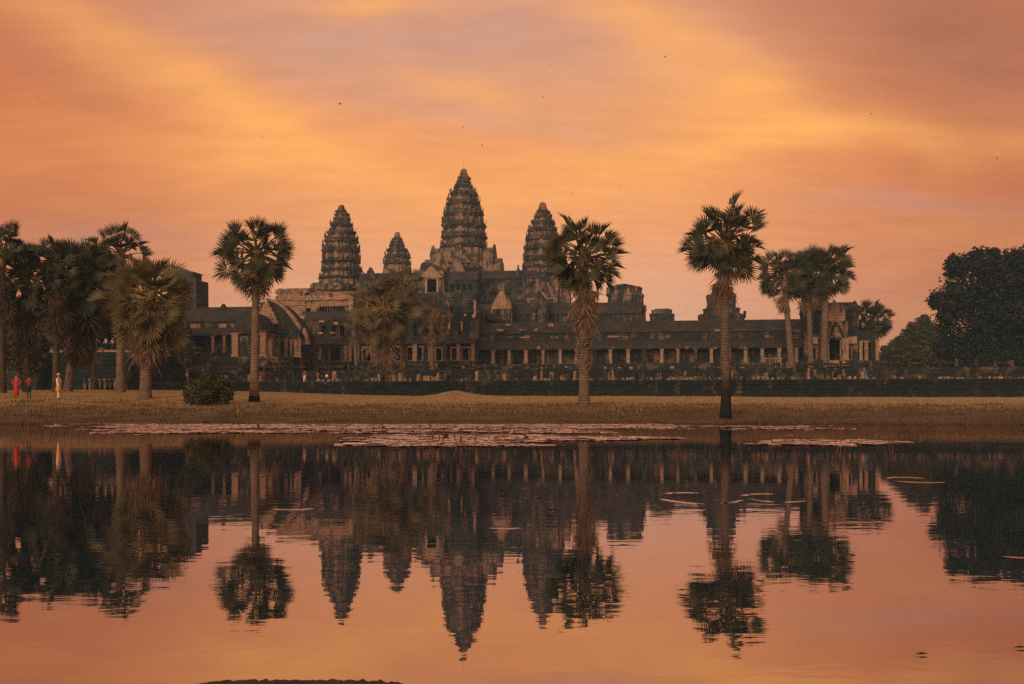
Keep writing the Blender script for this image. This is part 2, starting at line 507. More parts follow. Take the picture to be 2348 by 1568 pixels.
xs = sorted(set([-900, -700, -500, -300, -200, -150, -120] + list(np.arange(-100, 100.1, 1.25)) + [120, 150, 200, 300, 500, 700, 900]))
ys = sorted(set([-500, -300, -150, -60, -25, -10, -5, -3, -1.5, 0, 1, 2, 3, 5, 10, 20, 35, 45, 50] + list(np.arange(52, 60, 0.25)) + list(np.arange(60, 80, 0.6)) +
                list(np.arange(80, 126, 1.0)) + [130, 140, 160, 200, 260, 340, 450, 600, 750, 900]))
gv = [(float(x), float(y), ground_z(float(x), float(y))) for y in ys for x in xs]
nx = len(xs)
gf = [(j * nx + i, j * nx + i + 1, (j + 1) * nx + i + 1, (j + 1) * nx + i) for j in range(len(ys) - 1) for i in range(nx - 1)]
me = bpy.data.meshes.new('ground'); me.from_pydata(gv, [], gf); me.materials.append(MAT['grass_ground'])
me.polygons.foreach_set('use_smooth', [True] * len(gf)); me.update()
ground = bpy.data.objects.new('ground', me); COL.objects.link(ground); tag(ground, 'dry ochre lawn and bank around the pond', kind='structure')

wb = MB()
wb.add([(-95, -4, 0), (95, -4, 0), (95, 62, 0), (-95, 62, 0)], [(0, 1, 2, 3)])
water = wb.build('water', 'water'); tag(water, 'still pond mirroring the temple and the orange sky', kind='structure')
# rings where fish broke the surface: low raised lips of water
def ripple(dx, dy, rx, ry, width, height, arcs=((0, 360),), seed=1):
    k = HC * FD / (dy - HZ); x0 = (dx - CX) / FD * k
    rnd = random.Random(seed); mb = MB()
    for a0, a1 in arcs:
        n = max(6, int((a1 - a0) / 5)); rows = []
        for i in range(n + 1):
            a = R(a0 + (a1 - a0) * i / n)
            e = min(1.0, 6.0 * min(i, n - i) / n) if a1 - a0 < 360 else 1.0
            wob = 1 + 0.02 * math.sin(3 * a + seed)
            row = []
            for q in range(5):
                o = (q / 4 - 0.5) * width
                hh = height * e * math.sin(math.pi * q / 4) + 0.001
                row.append((x0 + (rx * wob + o) * math.cos(a), k + (ry * wob + o) * math.sin(a), hh))
            rows.append(row)
        vs = [p for r in rows for p in r]
        mb.add(vs, [(i * 5 + q, i * 5 + q + 1, (i + 1) * 5 + q + 1, (i + 1) * 5 + q) for i in range(n) for q in range(4)])
    mb.build('ripple', 'water', water, smooth=True)
ripple(1600, 1141, 0.32, 0.55, 0.10, 0.0040, ((185, 262), (285, 345), (70, 130)), 1)
ripple(1772, 1141, 0.24, 0.40, 0.09, 0.0040, ((190, 250), (262, 350), (60, 150)), 2)
ripple(2095, 1100, 0.26, 0.42, 0.09, 0.0040, ((200, 345), (35, 140)), 3)
ripple(682, 1160, 0.20, 0.30, 0.06, 0.0035, ((215, 330),), 4)
ripple(1157, 1207, 0.11, 0.12, 0.05, 0.0030, ((205, 335),), 5)
ripple(1970, 1192, 0.14, 0.14, 0.05, 0.0030, ((205, 335),), 6)
ripple(2330, 1272, 0.10, 0.10, 0.05, 0.0030, ((205, 335),), 7)

# ------------------------------------------------------------------ temple kit
def ogive(u, z0, z1, half, n=9, flame=0.0):
    """pointed pediment outline with a flickering edge, counter-clockwise from the lower left"""
    pts = []
    for i in range(n):                       # right side going up
        t = i / (n - 1)
        w = half * ((1 - t) ** 0.62 * 0.55 + (1 - t) * 0.45)
        if i and i < n - 1 and flame: w += flame if i % 2 else -flame * .4
        pts.append((u + w, z0 + (z1 - z0) * t))
    left = [(2 * u - q[0], q[1]) for q in pts[:-1]][::-1]
    return pts + left
def vault_u(mb, u0, u1, v0, v1, z0, z1, pitch=0.5, half=False, seed=0):
    """curved stone roof with its ridge along u; half=True gives the lean-to of an aisle. The ribs imitate tiles."""
    n = 6; prof = []
    vm = v1 if half else (v0 + v1) / 2
    for i in range(n + 1):
        t = i / n
        prof.append((v0 + (vm - v0) * (1 - math.cos(t * math.pi / 2)) ** 1.0 if False else v0 + (vm - v0) * t, z0 + (z1 - z0) * math.sin(t * math.pi / 2) ** 0.85))
    if not half:
        prof += [(2 * vm - p[0], p[1]) for p in prof[:-1]][::-1]
    k = max(2, int((u1 - u0) / pitch) * 2)
    rows = []
    for j in range(k + 1):
        u = u0 + (u1 - u0) * j / k
        r = 0.07 if j % 2 else -0.02
        jag = 0.10 * noise.noise((u * 1.7, seed, 0.3)) - (0.12 if j % 2 else 0)
        rows.append([(u, p[0], p[1] + r + (jag if i == 0 else 0)) for i, p in enumerate(prof)])
    m = len(prof)
    vs = [p for r_ in rows for p in r_]
    fs = [(j * m + i, (j + 1) * m + i, (j + 1) * m + i + 1, j * m + i + 1) for j in range(k) for i in range(m - 1)]
    mb.add(vs, fs)
    for side in (rows[0], rows[-1]):
        mb.add(side, [tuple(range(m))])
def vault_v(mb, uc, half, v0, v1, z0, z1, pitch=0.6, sides='both'):
    """the same roof with its ridge running away from the viewer"""
    n = 6; prof = []
    for i in range(n + 1):
        t = i / n
        prof.append((half * (1 - t), z0 + (z1 - z0) * math.sin(t * math.pi / 2) ** 0.85))
    prof = [(uc - p[0], p[1]) for p in prof] + [(uc + p[0], p[1]) for p in prof[:-1]][::-1]
    k = max(2, int((v1 - v0) / pitch) * 2); rows = []
    for j in range(k + 1):
        v = v0 + (v1 - v0) * j / k
        rows.append([(p[0], v, p[1] + (0.06 if j % 2 else -0.02)) for p in prof])
    m = len(prof); vs = [p for r_ in rows for p in r_]
    mb.add(vs, [(j * m + i, j * m + i + 1, (j + 1) * m + i + 1, (j + 1) * m + i) for j in range(k) for i in range(m - 1)])
    mb.add(rows[0], [tuple(range(m - 1, -1, -1))]); mb.add(rows[-1], [tuple(range(m))])
def moulded(mb, u0, u1, v0, z0, z1, depth, courses, seed=0, amp=0.16):
    """a plinth face of stacked mouldings: each course stands a little further out or in"""
    rnd = random.Random(seed)
    for i in range(courses):
        a, b = z0 + (z1 - z0) * i / courses, z0 + (z1 - z0) * (i + 1) / courses
        k = abs(2 * (i + 0.5) / courses - 1)
        o = amp * 2.2 * k + rnd.uniform(-amp, amp) * 0.6 - (amp if i % 2 else 0)
        e = rnd.uniform(0.002, 0.01)
        mb.box(u0 - e, u1 + e, v0 - o, v0 + depth, a, b - 0.012)
def wall_open(mb, u0, u1, v0, v1, z0, z1, holes):
    """a wall with real openings; holes = (ua, ub, za, zb)"""
    cur = u0
    for (a, b, za, zb) in sorted(holes):
        if a > cur: mb.box(cur, a, v0, v1, z0, z1)
        if za > z0 + 0.02: mb.box(a, b, v0, v1, z0, za)
        if zb < z1 - 0.02: mb.box(a, b, v0, v1, zb, z1)
        cur = b
    if cur < u1: mb.box(cur, u1, v0, v1, z0, z1)
PR = random.Random(99)
def pillar(parent, u, v, z0, z1, w=0.24, mat='stone_pillar'):
    mb = MB(); h = z1 - z0
    w *= PR.uniform(.85, 1.15); u += PR.uniform(-.08, .08)
    if PR.random() < .3: mat = PR.choice(('stone_wall', 'stone_lit', 'stone_dark'))
    mb.box(u - w * 1.35, u + w * 1.35, v - w * 1.35, v + w * 1.35, z0, z0 + h * 0.09)
    mb.box(u - w, u + w, v - w, v + w, z0 + h * 0.09, z1 - h * 0.12)
    mb.box(u - w * 1.2, u + w * 1.2, v - w * 1.2, v + w * 1.2, z1 - h * 0.12, z1 - h * 0.05)
    mb.box(u - w * 1.5, u + w * 1.5, v - w * 1.5, v + w * 1.5, z1 - h * 0.05, z1)
    return mb.build('pillar', mat, parent, 0.03)
def door_frame(parent, ua, ub, v, za, zb, w=0.3, mat='stone_lit', name='door_frame'):
    mb = MB()
    mb.box(ua - w, ua, v - 0.22, v + 0.25, za, zb)
    mb.box(ub, ub + w, v - 0.22, v + 0.25, za, zb)
    mb.box(ua - w * 1.4, ub + w * 1.4, v - 0.30, v + 0.25, zb + 0.003, zb + w * 1.1)
    mb.box(ua - w * 1.4, ub + w * 1.4, v - 0.30, v + 0.25, za - w * 0.8, za - 0.003)
    return mb.build(name, mat, parent, 0.03)
def balusters(parent, ua, ub, v, za, zb, n, mat='stone_wall'):
    for i in range(n):
        u = ua + (ub - ua) * (i + 0.5) / n; mb = MB(); r = (ub - ua) / n * 0.27
        zs = [za + (zb - za) * q for q in (0, .1, .18, .3, .42, .5, .58, .7, .82, .9, 1)]
        rs = [1, 1, .7, 1.05, .8, 1.15, .8, 1.05, .7, 1, 1]
        mb.loft([[(u + r * k * math.cos(a * math.pi / 3), v + r * k * math.sin(a * math.pi / 3), z) for a in range(6)] for z, k in zip(zs, rs)])
        mb.build('baluster', mat, parent)
def pediment(parent, u, v, half, z0, z1, thick=0.5, mat='stone_lit', inner=None, name='pediment'):
    mb = MB()
    mb.prism_v(ogive(u, z0, z1, half, 11, half * 0.06), v, v + thick)
    o = mb.build(name, mat, parent, 0.05)
    if inner:
        mi = MB()
        # carved tympanum set between a raised, darker rim
        outer = ogive(u, z0 + (z1 - z0) * 0.02, z0 + (z1 - z0) * 0.86, half * 0.86, 11, half * 0.05)
        inn = ogive(u, z0 + (z1 - z0) * 0.02, z0 + (z1 - z0) * 0.62, half * 0.56, 11)
        n = len(outer)
        vs = [(p[0], v - 0.28, p[1]) for p in outer] + [(p[0], v - 0.28, p[1]) for p in inn] + [(p[0], v + 0.02, p[1]) for p in outer] + [(p[0], v + 0.02, p[1]) for p in inn]
        fs = []
        for i in range(n - 1 + 1):
            j = (i + 1) % n
            fs += [(i, j, n + j, n + i), (i, 2 * n + i, 2 * n + j, j), (n + i, n + j, 3 * n + j, 3 * n + i)]
        mi.add(vs, fs)
        mi.build('rim', inner, o, 0.04)
    return o
QUARTER = [(1, .34), (.92, .34), (.92, .57), (.80, .57), (.80, .80), (.57, .80), (.57, .92), (.34, .92), (.34, 1)]
def redent(u, v, h, z, rnd=0.0):
    pts = []
    for q in range(4):
        c, s = [(1, 0), (0, 1), (-1, 0), (0, -1)][q]
        for (x, y) in QUARTER:
            if rnd:
                l = math.hypot(x, y); x, y = x + (x / l * 0.96 - x) * rnd, y + (y / l * 0.96 - y) * rnd
            pts.append((u + h * (x * c - y * s), v + h * (x * s + y * c), z))
    return pts
def antefix(mb, u, v, z, ang, w, h, lean=0.12):
    """flame-shaped corner stone that faces outwards"""
    c, s = math.cos(ang), math.sin(ang)
    prof = [(-.5, 0), (.5, 0), (.56, .3), (.36, .62), (.12, .84), (0, 1), (-.12, .84), (-.36, .62), (-.56, .3)]
    n = len(prof); vs = []
    for d in (0.16, -0.16):
        for (a, b) in prof:
            vs.append((u + c * (d * w - lean * b * h) - s * a * w, v + s * (d * w - lean * b * h) + c * a * w, z + b * h))
    mb.add(vs, [tuple(range(n)), tuple(range(2 * n - 1, n - 1, -1))] + [(i, i + n, (i + 1) % n + n, (i + 1) % n) for i in range(n)])

def tower(label, px, v, zs, sc, ox, oy, cx, finial, tiers, base_py, base_k=1.0, seed=0, mat='stone_tower', rod=False, cap_round=False):
    """a lotus-bud tower; finial and tiers are (half width, top, bottom) measured on the photograph"""
    u = U(px / 1.0652, v); Y = -u * SN + v * CS
    mpp = Y / 2460.0
    zz = lambda yy: HC + (1002 - (oy + yy / sc)) * mpp
    hh = lambda w: w / sc * mpp * .965      # the plan stands a little askew to the view, which widens its outline
    rnd = random.Random(seed)
    zb = HC + (1002 - base_py) * mpp
    root = thing('temple_tower', label, 'tower', (u, v, zb))
    top_half, bot_half, ft, fb = finial
    n_t = len(tiers); u0_, v0_ = u, v
    prev = None
    order = tiers[::-1]
    for i, (h, ya, yb) in enumerate(order):
        H = hh(h)
        z_top, z_low = zz(ya), zz(yb)
        H *= rnd.uniform(.97, 1.03); u, v = u0_ + rnd.uniform(-.12, .12), v0_ + rnd.uniform(-.12, .12)
        z_next = zz(order[i + 1][2]) if i + 1 < n_t else zz(fb)
        H_next = hh(order[i + 1][0]) if i + 1 < n_t else hh(bot_half)
        z_start = z_low - (0.25 if i else 0.6)
        rr = 0.15 + 0.55 * i / n_t
        cd = z_top - z_low
        mb = MB()
        ring = [(z_low - .02, .80), (z_low + cd * .10, .86), (z_low + cd * .16, .90), (z_low + cd * .24, .88), (z_low + cd * .42, .98), (z_low + cd * .66, 1.0), (z_low + cd * .74, .94), (z_low + cd * .82, .97), (z_top, .93)]
        mb.loft([redent(u, v, H * k, z, rr) for z, k in ring])
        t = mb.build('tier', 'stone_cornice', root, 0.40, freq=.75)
        # the recessed storey that carries this cornice and the set-back one above it
        wb_ = MB()
        wb_.loft([redent(u, v, H * .80, z_start - (.5 if i == 0 else 0), rr), redent(u, v, H * .79, z_low, rr)])
        wb_.loft([redent(u, v, H_next * .84, z_top - 0.05, rr), redent(u, v, H_next * .80, z_next + 0.02, rr)])
        room = max(0.3, z_next - z_top)
        for q in range(4):                   # false niches between the corners
            a = q * math.pi / 2
            for off in (-.52, -.26, .26, .52):
                cu, cv = math.cos(a), math.sin(a)
                antefix(wb_, u + cu * H_next * .86 - cv * off * H_next, v + cv * H_next * .86 + cu * off * H_next, z_top - .04, a, H_next * .15, room * .9, .02)
            antefix(wb_, u + math.cos(a) * H_next * .92, v + math.sin(a) * H_next * .92, z_top - .04, a, H_next * .34, room * 1.05 + cd * .25, .03)
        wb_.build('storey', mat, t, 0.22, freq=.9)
        ab = MB(); ring_pts = redent(u, v, H * .955, 0, rr)
        for q in range(4):
            for k in (0, 2, 4, 6, 8):
                p = ring_pts[q * 9 + k]
                ang = math.atan2(p[1] - v, p[0] - u)
                if rnd.random() < 0.25: continue
                s = (1.2 if k == 4 else 1.0) * rnd.uniform(0.6, 1.45)
                antefix(ab, p[0], p[1], z_top - 0.04, ang, H * .075 * s, min(room * 1.0, H * .30) * s, -0.02)
        ab.build('antefix_row', 'stone_cornice', t, 0.03)['kind'] = 'stuff'
    u, v = u0_, v0_
    # finial: a stack of lotus rings and a blunt cap
    mb = MB(); zt, zbt = zz(ft), zz(fb)
    prof = [(0, 1.25), (.10, 1.3), (.12, 1.05), (.3, .98), (.32, 1.05), (.42, .92), (.7, .78), (.93, .66), (1.0, .50)] if not cap_round else \
           [(0, 1.3), (.1, 1.3), (.14, .9), (.3, 1.0), (.5, 1.05), (.75, .95), (.9, .75), (1.0, .4)]
    hb = hh(bot_half)
    mb.loft([[(u + hb * k * math.cos(a * math.pi / 8), v + hb * k * math.sin(a * math.pi / 8), zbt - 0.3 + (zt - zbt + 0.3) * t) for a in range(16)] for t, k in prof])
    fin = mb.build('finial', mat, root, 0.06)
    if rod:
        m2 = MB(); m2.tube([(u, v, zt - 0.2), (u, v, zt + 1.9)], [0.045, 0.02], 6)
        m2.build('lightning_rod', 'metal', root)
    # body below the tiers
    H = hh(order[0][0]); zl = zz(order[0][2])
    body = MB()
    body.loft([redent(u, v, H * k, z, .1) for z, k in [(zb, base_k * 1.02), (zb + (zl - zb) * .10, base_k * 1.02), (zb + (zl - zb) * .12, .97), (zb + (zl - zb) * .5, .96), (zb + (zl - zb) * .55, .98), (zl - 0.25, .95)]])
    body.build('body', mat, root, 0.30, freq=.8)
    return root, u, v, zb, zl, H, mpp

# --- four towers -----------------------------------------------------------------
root, u, v, zb, zl, H, mpp = tower('tallest central lotus-bud temple tower with a lightning rod on its tip', 1132, 270, None, 5.2267, 990, 390, 742, (32, 57, 120, 215),
    [(90, 228, 262), (104, 283, 312), (138, 332, 382), (190, 420, 484), (225, 540, 600), (265, 655, 745), (292, 810, 905), (305, 955, 1040), (318, 1100, 1150)], 660, 1.0, 3, rod=True)
CT = (u, v)
for sgn in (-1, 1):
    # stepped side porches of the sanctuary with gables
    mb = MB()
    vault_v_z = zl
    for (o0, o1, zt, zb2, hv) in ((0.9, 1.30, 621, 660, 3.6), (1.25, 1.62, 648, 672, 3.0)):
        za, zc = HC + (1002 - zt) * mpp, HC + (1002 - zb2) * mpp
        a, b = sorted((u + sgn * H * o0, u + sgn * H * o1))
        mb.box(a, b, v - hv, v + hv, zb - 2.0, za - 0.6)
        vault_u(mb, a, b, v - hv, v + hv, za - 0.6, za + 1.7, 0.9)
    mb.build('side_porch', 'stone_tower', root, 0.10)
    for (o1, zt, h2) in ((1.30, 598, 3.4), (1.64, 645, 2.6)):
        ue = u + sgn * H * o1
        pb = MB(); za = HC + (1002 - zt) * mpp
        pts = ogive(v, za - 3.6, za, h2, 9, 0.18)
        pb.prism_u(pts, ue - 0.25, ue + 0.25)
        pb.build('gable', 'stone_tower', root, 0.06)
for (half, zt, vv, m_) in ((3.0, 606, v - H - 0.6, 'stone_tower'), (2.4, 640, v - H - 2.6, 'stone_tower')):
    za = HC + (1002 - zt) * mpp
    pediment(root, u, vv, half, za - 5.0, za, 2.0, m_, None)

r2 = tower('leftmost lotus-bud temple tower, rising above the pale entrance building', 833.7, 243, None, 6.03, 750, 480, 505, (45, 60, 125, 195),
      [(88, 218, 248), (115, 265, 300), (138, 325, 372), (185, 405, 465), (222, 515, 575), (257, 635, 705), (286, 770, 850), (288, 930, 1000), (302, 1075, 1120), (338, 1190, 1230)], 710, 1.14, 5)
r3 = tower('temple tower partly hidden by the shaggy palm at its side', 1325, 243, None, 4.9, 1230, 470, 465, (38, 46, 118, 195),
      [(60, 190, 212), (93, 225, 258), (120, 275, 325), (160, 345, 405), (196, 425, 490), (222, 535, 590), (243, 645, 715), (250, 775, 845), (262, 890, 925), (288, 985, 1020)], 765, 1.08, 7, cap_round=True)
tower('smallest lotus-bud temple tower between the left and the central tower', 970, 297, None, 6.03, 750, 480, 1328, (38, 52, 525, 605),
      [(82, 622, 648), (100, 668, 698), (121, 708, 748), (158, 780, 830), (195, 870, 930), (216, 970, 1020)], 690, 1.05, 9)
def tower_porch(rt, steps):
    r_, u_, v_, zb_, zl_, H_, mpp_ = rt
    for (k, half, z0, z1, d) in steps:
        h = zl_ - zb_
        pediment(r_, u_ + .15 * H_, v_ - H_ - d, half * H_, zb_ + h * z0, zb_ + h * z1, 1.2, k)
    mb = MB(); mb.box(u_ - .52 * H_, u_ + .75 * H_, v_ - H_ - 1.6, v_ - .5 * H_, zb_ - .5, zb_ + (zl_ - zb_) * .34); mb.build('porch', 'stone_tower', r_, .12)
    mb = MB(); mb.box(u_ - 1.28 * H_, u_ + 1.2 * H_, v_ - .55 * H_, v_ + .55 * H_, zb_ - .5, zb_ + (zl_ - zb_) * .45); vault_u(mb, u_ - 1.28 * H_, u_ + 1.2 * H_, v_ - .55 * H_, v_ + .55 * H_, zb_ + (zl_ - zb_) * .45, zb_ + (zl_ - zb_) * .8, .8); mb.build('side_porch', 'stone_tower', r_, .12)
    for s in (-.3, 0, .5): pillar(r_, u_ + s * H_, v_ - H_ - 1.9, zb_ - .3, zb_ + (zl_ - zb_) * .3, .3, 'stone_lit')
tower_porch(r2, (('stone_tower', .55, .25, .95, .2), ('stone_wall', .42, .2, .72, 1.0), ('stone_lit', .26, .15, .5, 1.8)))
tower_porch(r3, (('stone_tower', .50, .35, .95, .2), ('stone_wall', .42, .25, .72, 1.0), ('stone_lit', .26, .2, .5, 1.8)))

# --- upper gallery that joins the towers -------------------------------------------
vg = 237.0
uA, uB = U(822, vg), U(1250, vg)
um = (uA + uB) / 2
zr, ze, zf = Z(620, um, vg), Z(641, um, vg), Z(690, um, vg)
ug = thing('upper_gallery', 'dark roofed upper gallery running between the temple towers', 'gallery', (um, vg, zf))
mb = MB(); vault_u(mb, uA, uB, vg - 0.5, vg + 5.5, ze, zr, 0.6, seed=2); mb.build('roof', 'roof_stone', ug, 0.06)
mb = MB()
holes = []
k = uA + 1.0
while k < uB - 3:
    holes.append((k + 0.7, k + 2.1, zf + 1.1, ze - 0.9)); k += 3.1
wall_open(mb, uA, uB, vg, vg + 0.6, zf, ze + 0.1, holes)
mb.box(uA, uB, vg + 5.0, vg + 5.5, zf, ze)
mb.build('wall', 'stone_wall', ug, 0.06)
for a, b, c, d in holes: balusters(ug, a, b, vg + 0.25, c, d, 5)
mb = MB(); moulded(mb, uA - .4, uB + .4, vg - 0.4, zf - 1.2, zf, 1.0, 4, 3); mb.build('base_moulding', 'stone_dark', ug, 0.05)
# broken porch gables on the roof line
for dx, dy0, dy1, w in ((850, 640, 612, 1.5), (1188, 640, 606, 0.5), (896, 640, 622, 1.0)):
    a = U(dx, vg); mb = MB(); z0, z1 = Z(dy0, a, vg), Z(dy1, a, vg)
    mb.prism_v(ogive(a, z0, z1, w, 9, 0.1), vg - 0.6, vg + 0.4); mb.build('gable', 'stone_dark', ug, 0.12)

# steep stepped pyramid under it
zp0 = 9.0
uP0, uP1 = U(735, 228), U(1275, 228)
py = thing('temple_pyramid', 'steep dark stepped stone base beneath the upper gallery', 'pyramid', ((uP0 + uP1) / 2, 232, zp0))
for i in range(3):
    za, zb_ = zp0 + (zf - 1.2 - zp0) * i / 3, zp0 + (zf - 1.2 - zp0) * (i + 1) / 3 - 0.02
    for s_ in range(1):
        mb = MB(); moulded(mb, uP0 - 1.5 * (2 - i), uP1 + 1.5 * (2 - i), 226 + 3 * i, za, zb_, 12 - 2 * i, 6, i, 0.22)
        mb.build('step', 'stone_dark', py, 0.08)
for dx in (1052 / 1.0652, 1175 / 1.0652 + 60, 1235):
    a = U(dx, 224); mb = MB()
    for q in range(14):
        mb.box(a - 2.2, a + 2.2, 217 + q * 0.7, 226, zp0 + (zf - 1.2 - zp0) * q / 14, zp0 + (zf - 1.2 - zp0) * (q + 1) / 14 - 0.01)
    mb.build('staircase', 'stone_dark', py, 0.06)

# --- west porch of the upper level (the doorway left of the central tower) ------------
vq = 226.0
a, zfl = UZ(988, 672, vq)
wp = thing('upper_porch', 'pale stone porch with an arched dark doorway below the central tower', 'porch', (a, vq, zfl))
d0, d1, dz = U(979, vq), U(1001, vq), Z(640, a, vq)
mb = MB(); wall_open(mb, U(960, vq), U(1018, vq), vq, vq + 1.0, zfl, Z(620, a, vq), [(d0, d1, zfl + 0.1, dz)])
mb.box(U(960, vq), U(962.5, vq), vq + 1.0, vq + 10, zfl, Z(620, a, vq)); mb.box(U(1015, vq), U(1018, vq), vq + 1.0, vq + 10, zfl, Z(620, a, vq))
mb.box(U(960, vq), U(1018, vq), vq + 9.5, vq + 10, zfl, Z(620, a, vq))
mb.build('wall', 'stone_wall', wp, 0.06)
door_frame(wp, d0, d1, vq, zfl + .1, dz, 0.42, 'stone_pale')
pediment(wp, (d0 + d1) / 2, vq - .8, 2.7, dz + 0.2, Z(612, a, vq), 0.8, 'stone_lit')
pediment(wp, U(1000, vq), vq + 3, 2.0, Z(625, a, vq), Z(573, a, vq), 2.0, 'stone_tower')
mb = MB(); vault_u(mb, U(957, vq), U(992, vq), vq + 2.2, vq + 8, Z(612, a, vq), Z(594, a, vq), 0.6)
mb.box(U(957, vq), U(992, vq), vq + 2.4, vq + 7.8, Z(625, a, vq), Z(611, a, vq)); mb.build('roof', 'stone_dark', wp, 0.08)
mb = MB(); vault_v(mb, a, 3.0, vq + .6, vq + 12, Z(622, a, vq), Z(606, a, vq)); mb.build('nave_roof', 'roof_stone', wp, 0.05)
mb = MB(); vault_u(mb, U(1010, vq), U(1092, vq), vq + 1, vq + 9, Z(641, a, vq), Z(618, a, vq), 0.6, seed=5); mb.build('side_roof', 'roof_stone', wp, 0.05)
mb = MB(); wall_open(mb, U(1018, vq), U(1092, vq), vq + 1.5, vq + 2.1, zfl - 2, Z(640, a, vq), [(U(1030 + 14 * i, vq), U(1037 + 14 * i, vq), Z(664, a, vq), Z(650, a, vq)) for i in range(4)])
mb.build('side_wall', 'stone_dark', wp, 0.06)
mb = MB(); moulded(mb, U(950, vq), U(1092, vq), vq - .5, zfl - 3.2, zfl - .02, 4, 6, 8, 0.2); mb.build('plinth', 'stone_dark', wp, 0.07)

# --- second level gallery --------------------------------------------------------------
v2 = 200.0
a0, a1 = U(880, v2), U(1470, v2); am = U(1150, v2)
g2 = thing('middle_gallery', 'dark middle level gallery seen above the long roof of the front gallery', 'gallery', (am, v2, 8.0))
mb = MB(); vault_u(mb, a0, a1, v2 - .5, v2 + 5.5, Z(722, am, v2), Z(694, am, v2), 0.6, seed=8); mb.build('roof', 'roof_stone', g2, 0.06)
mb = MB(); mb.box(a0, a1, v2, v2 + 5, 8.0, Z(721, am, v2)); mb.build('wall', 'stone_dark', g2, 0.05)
for dx, w, lit_ in ((1155, 24, 'stone_lit'), (1240, 18, 'stone_dark'), (1015, 22, 'stone_dark')):
    b = U(dx, v2); hw = w * v2 / FD
    mb = MB(); mb.box(b - hw, b + hw, v2 - 3, v2, 8.0, Z(700, b, v2)); vault_v(mb, b, hw, v2 - 3, v2 + 3, Z(702, b, v2), Z(676, b, v2)); mb.build('porch', 'stone_wall', g2, 0.08)
    pediment(g2, b, v2 - 3.5, hw * .95, Z(712, b, v2), Z(670, b, v2),   .6, lit_)
    for s in (-.6, .6): pillar(g2, b + s * hw, v2 - 3.6, 9, Z(712, b, v2), .3, 'stone_wall')

# --- broken corner towers of the second level -----------------------------------------------
def stump(label, dx0, dx1, v, steps, seed, name='ruined_tower'):
    uc = U((dx0 + dx1) / 2, v); rnd = random.Random(seed)
    r = thing(name, label, 'tower', (uc, v, 8.0))
    for i, (x0, x1, y0, y1, m_) in enumerate(steps):
        a, b = U(x0, v), U(x1, v); za, zb_ = Z(y1, uc, v), Z(y0, uc, v)
        c, h = (a + b) / 2, (b - a) / 2
        mb = MB()
        mb.loft([redent(c, v + 4, h * k, z, .1) for z, k in [(za, .97), (za + (zb_ - za) * .75, .96), (za + (zb_ - za) * .82, 1.0), (zb_, 1.0)]])
        mb.build('storey', m_, r, 0.22, freq=0.6)
    return r
stump('broken stump of a corner tower with a ragged flat top behind the shaggy palm', 1390, 1480, 203,
      [(1388, 1481, 697, 760, 'stone_lit'), (1390, 1476, 672, 697, 'stone_wall'), (1386, 1472, 655, 673, 'stone_wall'), (1392, 1468, 652, 656, 'stone_dark'), (1416, 1438, 646, 653, 'stone_dark')], 1)
stump('low ruined tower top peeking over the gallery roof between two palms', 1490, 1545, 300,
      [(1488, 1547, 718, 745, 'stone_dark'), (1492, 1541, 708, 719, 'stone_wall'), (1500, 1536, 706, 709, 'stone_dark')], 2)
stump('jagged dark ruined tower behind the tallest palm', 1610, 1715, 205,
      [(1600, 1712, 718, 760, 'stone_dark'), (1612, 1700, 704, 720, 'stone_dark'), (1622, 1690, 672, 706, 'stone_dark'), (1634, 1684, 655, 674, 'stone_wall'), (1708, 1714, 708, 722, 'stone_dark')], 3)

# --- front gallery with its row of pillars ---------------------------------------------------
def gallery(label, dx0, dx1, v, lv, pil=None, pitch=2.63, wallmat='stone_wall', name='pillared_gallery', walk=True):
    """lv: picture heights at the middle of the wing: floor, lower eave, lower roof top, upper eave, ridge"""
    a, b = U(dx0, v), U(dx1, v); m = (a + b) / 2
    zf, z1, z2, z3, z4 = [Z(y, m, v) for y in lv]
    r = thing(name, label, 'gallery', (m, v, zf))
    mb = MB(); vault_u(mb, a, b, v - .55, v + 3.0, z1, z2, 0.45, True, 1); mb.build('aisle_roof', 'roof_stone', r, 0.05)
    mb = MB(); mb.box(a, b, v + 2.9, v + 3.3, z2 - .5, z3 + .1); mb.build('clerestory', 'stone_dark', r, 0.04)
    mb = MB(); vault_u(mb, a, b, v + 2.5, v + 8.5, z3, z4, 0.45, False, 2); mb.build('main_roof', 'roof_stone', r, 0.05)
    mb = MB(); mb.box(a, b, v + 5.58, v + 5.9, z4 - .02, z4 + .14); mb.build('ridge', 'roof_stone', r, 0.05)
    mb = MB(); mb.box(a, b, v + 3.5, v + 3.9, zf, z2); mb.box(a, b, v + 8.0, v + 8.4, zf, z3); mb.build('inner_wall', wallmat, r, 0.03)
    mb = MB(); mb.box(a, b, v - .9, v + 8.4, zf - .35, zf - .004); mb.build('floor_slab', 'stone_dark', r)
    mb = MB(); mb.box(a, b, v - .30, v + .30, z1 - .10, z1 + .28); mb.build('architrave', 'stone_dark', r, 0.04)
    if pil:
        for px in pil: pillar(r, U(px, v), v, zf, z1 - .10)
    mb = MB(); moulded(mb, a - .3, b + .3, v - 1.1, zf - 4.6, zf - .36, 4.0, 10, 4, 0.2); mb.build('plinth', 'stone_dark', r, 0.06)
    return r, a, b, zf, z1, z2, z3, z4
P0 = 1162.4 / 1.0652
fg = gallery('long front gallery with a row of square pillars under dark ribbed stone roofs', 1084, 1850, 160, (833, 799, 776, 758, 731), [P0 + 38.6 * i for i in range(20)])
